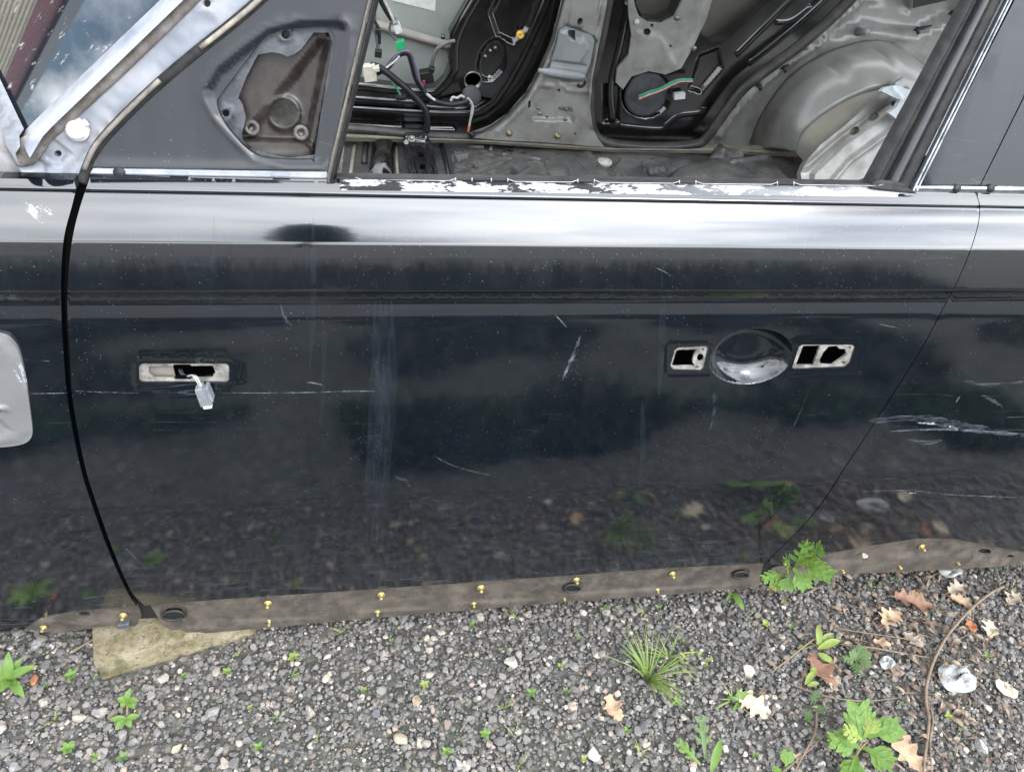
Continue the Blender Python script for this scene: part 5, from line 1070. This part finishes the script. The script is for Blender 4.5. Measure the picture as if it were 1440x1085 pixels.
oakleaf((1284, 846), -.35, .085, .045, m_dl[1], 'dark brown oak leaf lying on top of the leaf pile', .45, .018)
oakleaf((1252, 868), .5, .065, .040, m_dl[0], 'tan oak leaf just left of the dark brown oak leaf', .35, .012)
oakleaf((1154, 942), 1.8, .075, .042, m_dl[1], 'brown dead leaf under the yellowish leggy weed', .3, .01, 2)
oakleaf((1058, 990), 2.3, .070, .045, m_dl[2], 'pale papery dead leaf near the bottom, at right of the grass sprouts', .25, .012, 3)
oakleaf((1270, 1052), -1.2, .10, .045, m_dl[0], 'pinkish tan oak leaf at right of the large lobed weed', .3, .01, 5)
oakleaf((1392, 884), .9, .050, .030, m_dl[2], 'pale leaf scrap at right of the curved twig', .3, .012, 3)
oakleaf((1345, 828), .3, .055, .030, m_dl[3], 'greyish leaf crumpled against the rear sill', .5, .014, 3)
oakleaf((1283, 900), 2.1, .045, .028, m_dl[3], 'grey-brown leaf scrap below the oak leaf pile', .4, .01, 3)
oakleaf((1352, 846), -.6, .05, .03, m_dl[0], 'tan leaf under the top end of the curved twig', .4, .012, 3)
oakleaf((1365, 880), 1.3, .03, .018, simple('orange_leaf', (.40, .14, .05), None, 60, .7), 'small orange-brown leaf touching the curved twig', .4, .014, 2)
oakleaf((1175, 960), .7, .04, .024, m_dl[3], 'small grey leaf beside the brown dead leaf', .4, .01, 2)
oakleaf((1425, 842), .4, .05, .03, m_dl[3], 'greyish leaf at the far right edge below the sill', .4, .01, 3)
oakleaf((1240, 905), 2.6, .035, .02, m_dl[0], 'small tan leaf curl left of the twig fork', .5, .012, 2)
m_tw = simple('grey_brown_twig', (.20, .15, .105), (.13, .10, .075), 60, .8, bump=.4, bscale=300)
def twig(pts, r, label, side=()):
    e_ = empty('twig', PZ(pts[0][0], pts[0][1], 0), label, 'twig'); P3 = [px3(p if len(p) > 2 else (*p, .014)) for p in pts]; tube('shoot', P3, [r] * (len(P3) - 1) + [r * .4], m_tw, e_, 7, sub=5)
    for s_ in side: tube('side_shoot', [px3((*p, .012)) for p in s_], r * .6, m_tw, e_, 6, sub=4)
twig([(1412, 824, .02), (1392, 834, .025), (1365, 856, .028), (1336, 888, .026), (1316, 922, .022), (1304, 958, .02), (1302, 985), (1306, 1012), (1302, 1050), (1298, 1090)], .0034, 'long curved vine-like twig running down the right side of the gravel', [[(1304, 985), (1312, 1010), (1308, 1040), (1310, 1085)], [(1336, 888), (1300, 870), (1280, 868)]])
twig([(1312, 925), (1265, 917), (1225, 910), (1180, 905)], .0020, 'thin straight twig crossing left from the curved twig')
twig([(1148, 1000), (1146, 1030), (1130, 1060), (1115, 1090)], .0022, 'thin twig beside the large lobed weed')
twig([(1110, 960), (1160, 978), (1215, 985), (1268, 980)], .0016, 'reddish thin stalk lying below the brown dead leaf'); twig([(1300, 905), (1275, 898), (1190, 885), (1175, 880)], .0014, 'fine dry stalk near the oak leaf pile'); twig([(1400, 980), (1420, 1010), (1438, 1040)], .0014, 'fine stalk at the right edge below the pale scrap')
twig([(1010, 900), (1032, 922), (1050, 932)], .0014, 'fine dry stalk above the white round stone'); twig([(104, 914), (120, 905), (140, 893)], .0028, 'reddish wood sliver at left of the stone block'); twig([(1100, 1085), (1140, 1052), (1168, 1024)], .0014, 'thin dry straw at left of the large weed'); twig([(1130, 835), (1150, 826), (1162, 820)], .0014, 'short straw beneath the lobed weed at the seam')
# crumpled white film
def crumple(name, pts, h, mat, label, cat):
    c_ = np.mean([PZ(*p, 0) for p in pts], 0); V = []; F = []; n = len(pts); ring = [PZ(*p, .008) for p in pts]; K = 7
    for k in range(K):
        t = k / (K - 1)
        for i, p in enumerate(ring): q_ = c_ + (p - c_) * (1 - t * .96); V.append(q_ + np.array([rng.normal(0, .0013), rng.normal(0, .0013), .006 + h * math.sin(t * 2.0) * (.55 + .45 * math.sin(i * .9 + k * .8))]))
    for k in range(K - 1):
        for i in range(n): F.append((k * n + i, k * n + (i + 1) % n, (k + 1) * n + (i + 1) % n, (k + 1) * n + i))
    return tag(mesh(name, V, F, mat, None, True), label, cat)
m_film = simple('white_film', (.36, .375, .375), (.24, .25, .25), 60, .5)
crumple('plastic_scrap', catmull([(1318, 942), (1330, 936), (1355, 938), (1362, 948), (1372, 955), (1368, 972), (1345, 976), (1325, 968)], 3, True), .018, m_film, 'crumpled white plastic film beside the curved twig', 'plastic scrap')
crumple('paper_scrap', catmull([(1236, 930), (1246, 922), (1258, 934), (1250, 942), (1238, 940)], 3, True), .010, m_film, 'small crumpled white scrap beside the small dull green weed', 'paper scrap')
crumple('paper_scrap', catmull([(1398, 960), (1408, 958), (1430, 974), (1424, 984), (1404, 972)], 3, True), .006, m_dl[2], 'pale corrugated scrap near the right edge', 'paper scrap')
crumple('paper_scrap', catmull([(1320, 800), (1345, 797), (1352, 808), (1335, 814), (1322, 810)], 3, True), .010, m_film, 'white scrap just below the rear sill', 'paper scrap')

# individual stones that stand out
def stone(cpx, r, col, label, sq=(1, .8, .65), z=None, chips=14):
    r *= .86
    V, F = icos(3); v = V.copy(); rr = np.random.default_rng(int(cpx[0] * 7 + cpx[1]))
    for _ in range(chips): d_ = rr.normal(size=3); d_ /= np.linalg.norm(d_); c_ = rr.uniform(.42, .8); s_ = v @ d_; v = v - np.maximum(s_ - c_, 0)[:, None] * d_
    a = rr.uniform(0, 6.28); v = v * np.array(sq) * r / .82; v = np.column_stack([v[:, 0] * math.cos(a) - v[:, 1] * math.sin(a), v[:, 0] * math.sin(a) + v[:, 1] * math.cos(a), v[:, 2]])
    p = PZ(*cpx, r * .5) if z is None else z; me = [p + q_ for q_ in v]
    o = mesh('stone', me, F, simple('stone_%d' % cpx[0], tuple(x * .72 for x in col), tuple(x * .45 for x in col), 160, .85, bump=.7, bscale=350), None, False); tag(o, label, 'stone'); return o
for cpx, r, col, lab in [((50, 907), .015, (.42, .42, .42), 'rounded pale grey stone left of the block under the flange'), ((231, 952), .015, (.50, .45, .40), 'pale pinkish stone right below the stone block'), ((1052, 943), .018, (.58, .56, .50), 'white egg-shaped stone at left of the leggy weed'), ((721, 930), .017, (.60, .57, .50), 'white triangular stone in the middle of the gravel'), ((834, 1058), .016, (.70, .69, .68), 'bright white square stone at the bottom centre'),
    ((587, 985), .015, (.50, .40, .28), 'tan oval stone left of the centre'), ((566, 1040), .016, (.52, .44, .32), 'long tan stone near the bottom'), ((905, 1021), .019, (.17, .17, .175), 'large grey stone below the largest grass tuft'), ((1333, 870), .018, (.20, .20, .205), 'large grey lump beside the upper curved twig'), ((62, 987), .012, (.46, .42, .36), 'cream stone under the left edge weed'),
    ((141, 1000), .014, (.44, .42, .38), 'cream angular stone left of the two-tiered weed'), ((112, 1008), .013, (.48, .42, .36), 'pinkish angular stone beside the cream one'), ((300, 1002), .016, (.36, .35, .34), 'light grey rough stone below the block tip'), ((436, 1000), .015, (.44, .40, .34), 'beige angular stone left of centre'), ((316, 1073), .015, (.52, .46, .40), 'pinkish white tall stone at the bottom edge'),
    ((247, 1052), .012, (.55, .50, .38), 'pale yellow squarish stone near the bottom left'), ((1380, 1050), .016, (.50, .50, .50), 'pale grey stone at the lower right'), ((646, 1073), .013, (.50, .48, .45), 'white stone at the bottom edge, left of centre'), ((807, 937), .014, (.30, .29, .28), 'light grey stone right of the white triangular one'), ((20, 1078), .014, (.40, .39, .39), 'grey flat stone in the bottom left corner'), ((975, 855), .013, (.46, .45, .42), 'pale stone below the sill near the seam'), ((527, 1003), .012, (.22, .22, .24), 'bluish grey flat stone left of the long tan stone'), ((76, 903), .011, (.17, .18, .20), 'bluish stone right of the rounded pale grey stone'), ((1160, 845), .011, (.45, .43, .40), 'pale flat stone under the lobed weed')]:
    stone(cpx, r, col, lab, (1, .8, .62) if lab[0] != 'l' else (1.2, .7, .55))
stone((1213, 775), .0075, (.66, .62, .52), 'white pebble stuck on the rear sill flange', (1, .9, .8), SILL.P(1213, 776, .009))
o = stone((48, 957), .0105, (.52, .22, .11), 'small orange brick fragment beside the left edge weed', (.8, 1.4, .7)); o.name = 'brick_fragment'; o['category'] = 'brick fragment'

# brown leaf crumbs and straws matted over the right of the gravel
def litter(n):
    P = []
    while len(P) < n:
        px, py = random.uniform(1060, 1460), random.uniform(800, 1100)
        dens = math.exp(-((px - 1290) / 120) ** 2 - ((py - 880) / 85) ** 2) + .35 * math.exp(-((px - 1340) / 100) ** 2) + .06
        if random.random() > dens: continue
        b = PZ(px, py, random.uniform(.006, .016)); a = random.uniform(0, 6.28); d_ = np.array([math.cos(a), math.sin(a), random.uniform(-.25, .25)])
        if random.random() < .55: P.append(lanceVF(b, b + d_ * random.uniform(.010, .026), random.uniform(.003, .012), random.uniform(.05, .4), random.uniform(-.4, .5), 4, None, (random.uniform(-.5, .5), random.uniform(-.5, .5), 1)))
        else: P.append(tubeVF([b, b + d_ * random.uniform(.012, .03) + np.array([0, 0, .002]), b + d_ * random.uniform(.035, .06)], random.uniform(.0004, .0009), 4))
    return join(P)
V, F = litter(430)
g = G('leaf_litter'); g.set(base_color=g.ramp(g.noise(38, 3), [(.30, (.06, .04, .03)), (.45, (.13, .085, .06)), (.58, (.22, .16, .11)), (.72, (.32, .27, .20))]), roughness=.8)
tag(mesh('leaf_litter', V, F, g.m, None, True), 'brown leaf crumbs and straws matted over the gravel on the right', 'litter', kind='stuff')
# ------------------------------------------------------------------ beyond the frame, seen only mirrored: shed in the windscreen, added tree standing in for the photographer's head on the door shoulder
P1, P2 = np.array([-13.5, 12.2]), np.array([-8.6, 9.4]); dd = (P2 - P1) / np.linalg.norm(P2 - P1); S0, S1 = P1 - dd * 8, P2 + dd * 5; nb = np.array([dd[1], -dd[0]])
if np.dot(nb, -P1) < 0: nb = -nb
shed = empty('shed', (*((S0 + S1) / 2), 0), 'long cream and red ribbed metal shed mirrored in the windscreen', 'shed')
def ribbed(name, z0, z1, mat, pitch=.032, amp=.008, off=0.):
    n = int((z1 - z0) / pitch * 4); V = []; F = []
    for i in range(n + 1):
        z = z0 + (z1 - z0) * i / n; o_ = amp * (1 if i % 4 in (1, 2) else 0) + off
        for s_ in (S0, S1): V.append((*(s_ + nb * o_), z))
        if i: F.append((2 * i - 2, 2 * i - 1, 2 * i + 1, 2 * i))
    return mesh(name, V, F, mat, shed)
ribbed('cream_wall', 0, 3.15, simple('cream_cladding', (.42, .38, .28), (.36, .32, .23), 3, .5), .06, .012); ribbed('red_band', 3.15, 3.47, simple('red_cladding', (.22, .035, .045), (.17, .03, .04), 3, .45))
ce = (S0 + S1) / 2
mesh('fascia', *boxVF((*(ce + nb * .03), 3.56), (*dd, 0), (*nb, 0), (0, 0, 1), np.linalg.norm(S1 - S0), .12, .18), simple('dark_fascia', (.03, .035, .05), None, 5, .4), shed)
mesh('roof', *boxVF((*(ce - nb * 3.0), 3.62), (*dd, 0), (*nb, 0), (0, 0, 1), np.linalg.norm(S1 - S0), 6.0, .05), simple('shed_roof', (.2, .2, .2), None, 5, .6), shed)
mesh('end_wall', *boxVF((*(S1 - nb * 3 - dd * .1), 1.8), (*dd, 0), (*nb, 0), (0, 0, 1), .1, 5.9, 3.6), simple('end_cladding', (.4, .36, .27), None, 5, .6), shed)

pt = SB(436, 330); d_ = ray(436, 330); e_ = .004; sl = (prof(pt[2] + e_) - prof(pt[2] - e_)) / (2 * e_); n_ = np.array([0, -1, sl]); n_ /= np.linalg.norm(n_); r_ = d_ - 2 * np.dot(d_, n_) * n_
T0 = pt + r_ * (9.0 / np.hypot(r_[0], r_[1])); zt = T0[2]
tree = empty('stand_in_tree', (T0[0], T0[1], 0), 'added slender tree whose reflection stands in for a head on the door shoulder', 'tree')
tube('stand_in_trunk', [(T0[0], T0[1], 0), (T0[0] + .04, T0[1], zt * .5), (T0[0], T0[1], zt + .4)], [.10, .07, .02], simple('stand_in_bark', (.06, .045, .035), None, 20, .9), tree, 10)
n = 5200; u = rng.normal(size=(n, 3)); u /= np.linalg.norm(u, axis=1)[:, None]; u *= rng.uniform(.35, 1, (n, 1)) ** .5
cl = rng.normal(0, .08, (40, 3)); C_ = np.array([T0[0], T0[1], zt - .15]) + u * np.array([.50, .50, 1.35]) + cl[rng.integers(0, 40, n)]
a_ = rng.normal(size=(n, 3)); a_ /= np.linalg.norm(a_, axis=1)[:, None]; b_ = np.cross(a_, rng.normal(size=(n, 3))); b_ /= np.linalg.norm(b_, axis=1)[:, None]
V = np.stack([C_ + a_ * .075, C_ + b_ * .035, C_ - a_ * .075, C_ - b_ * .035], 1).reshape(-1, 3)
mesh('stand_in_crown', V, [(4 * i, 4 * i + 1, 4 * i + 2, 4 * i + 3) for i in range(n)], leafmat('stand_in_leaf', (.035, .055, .02), (.05, .075, .025), .15), tree)
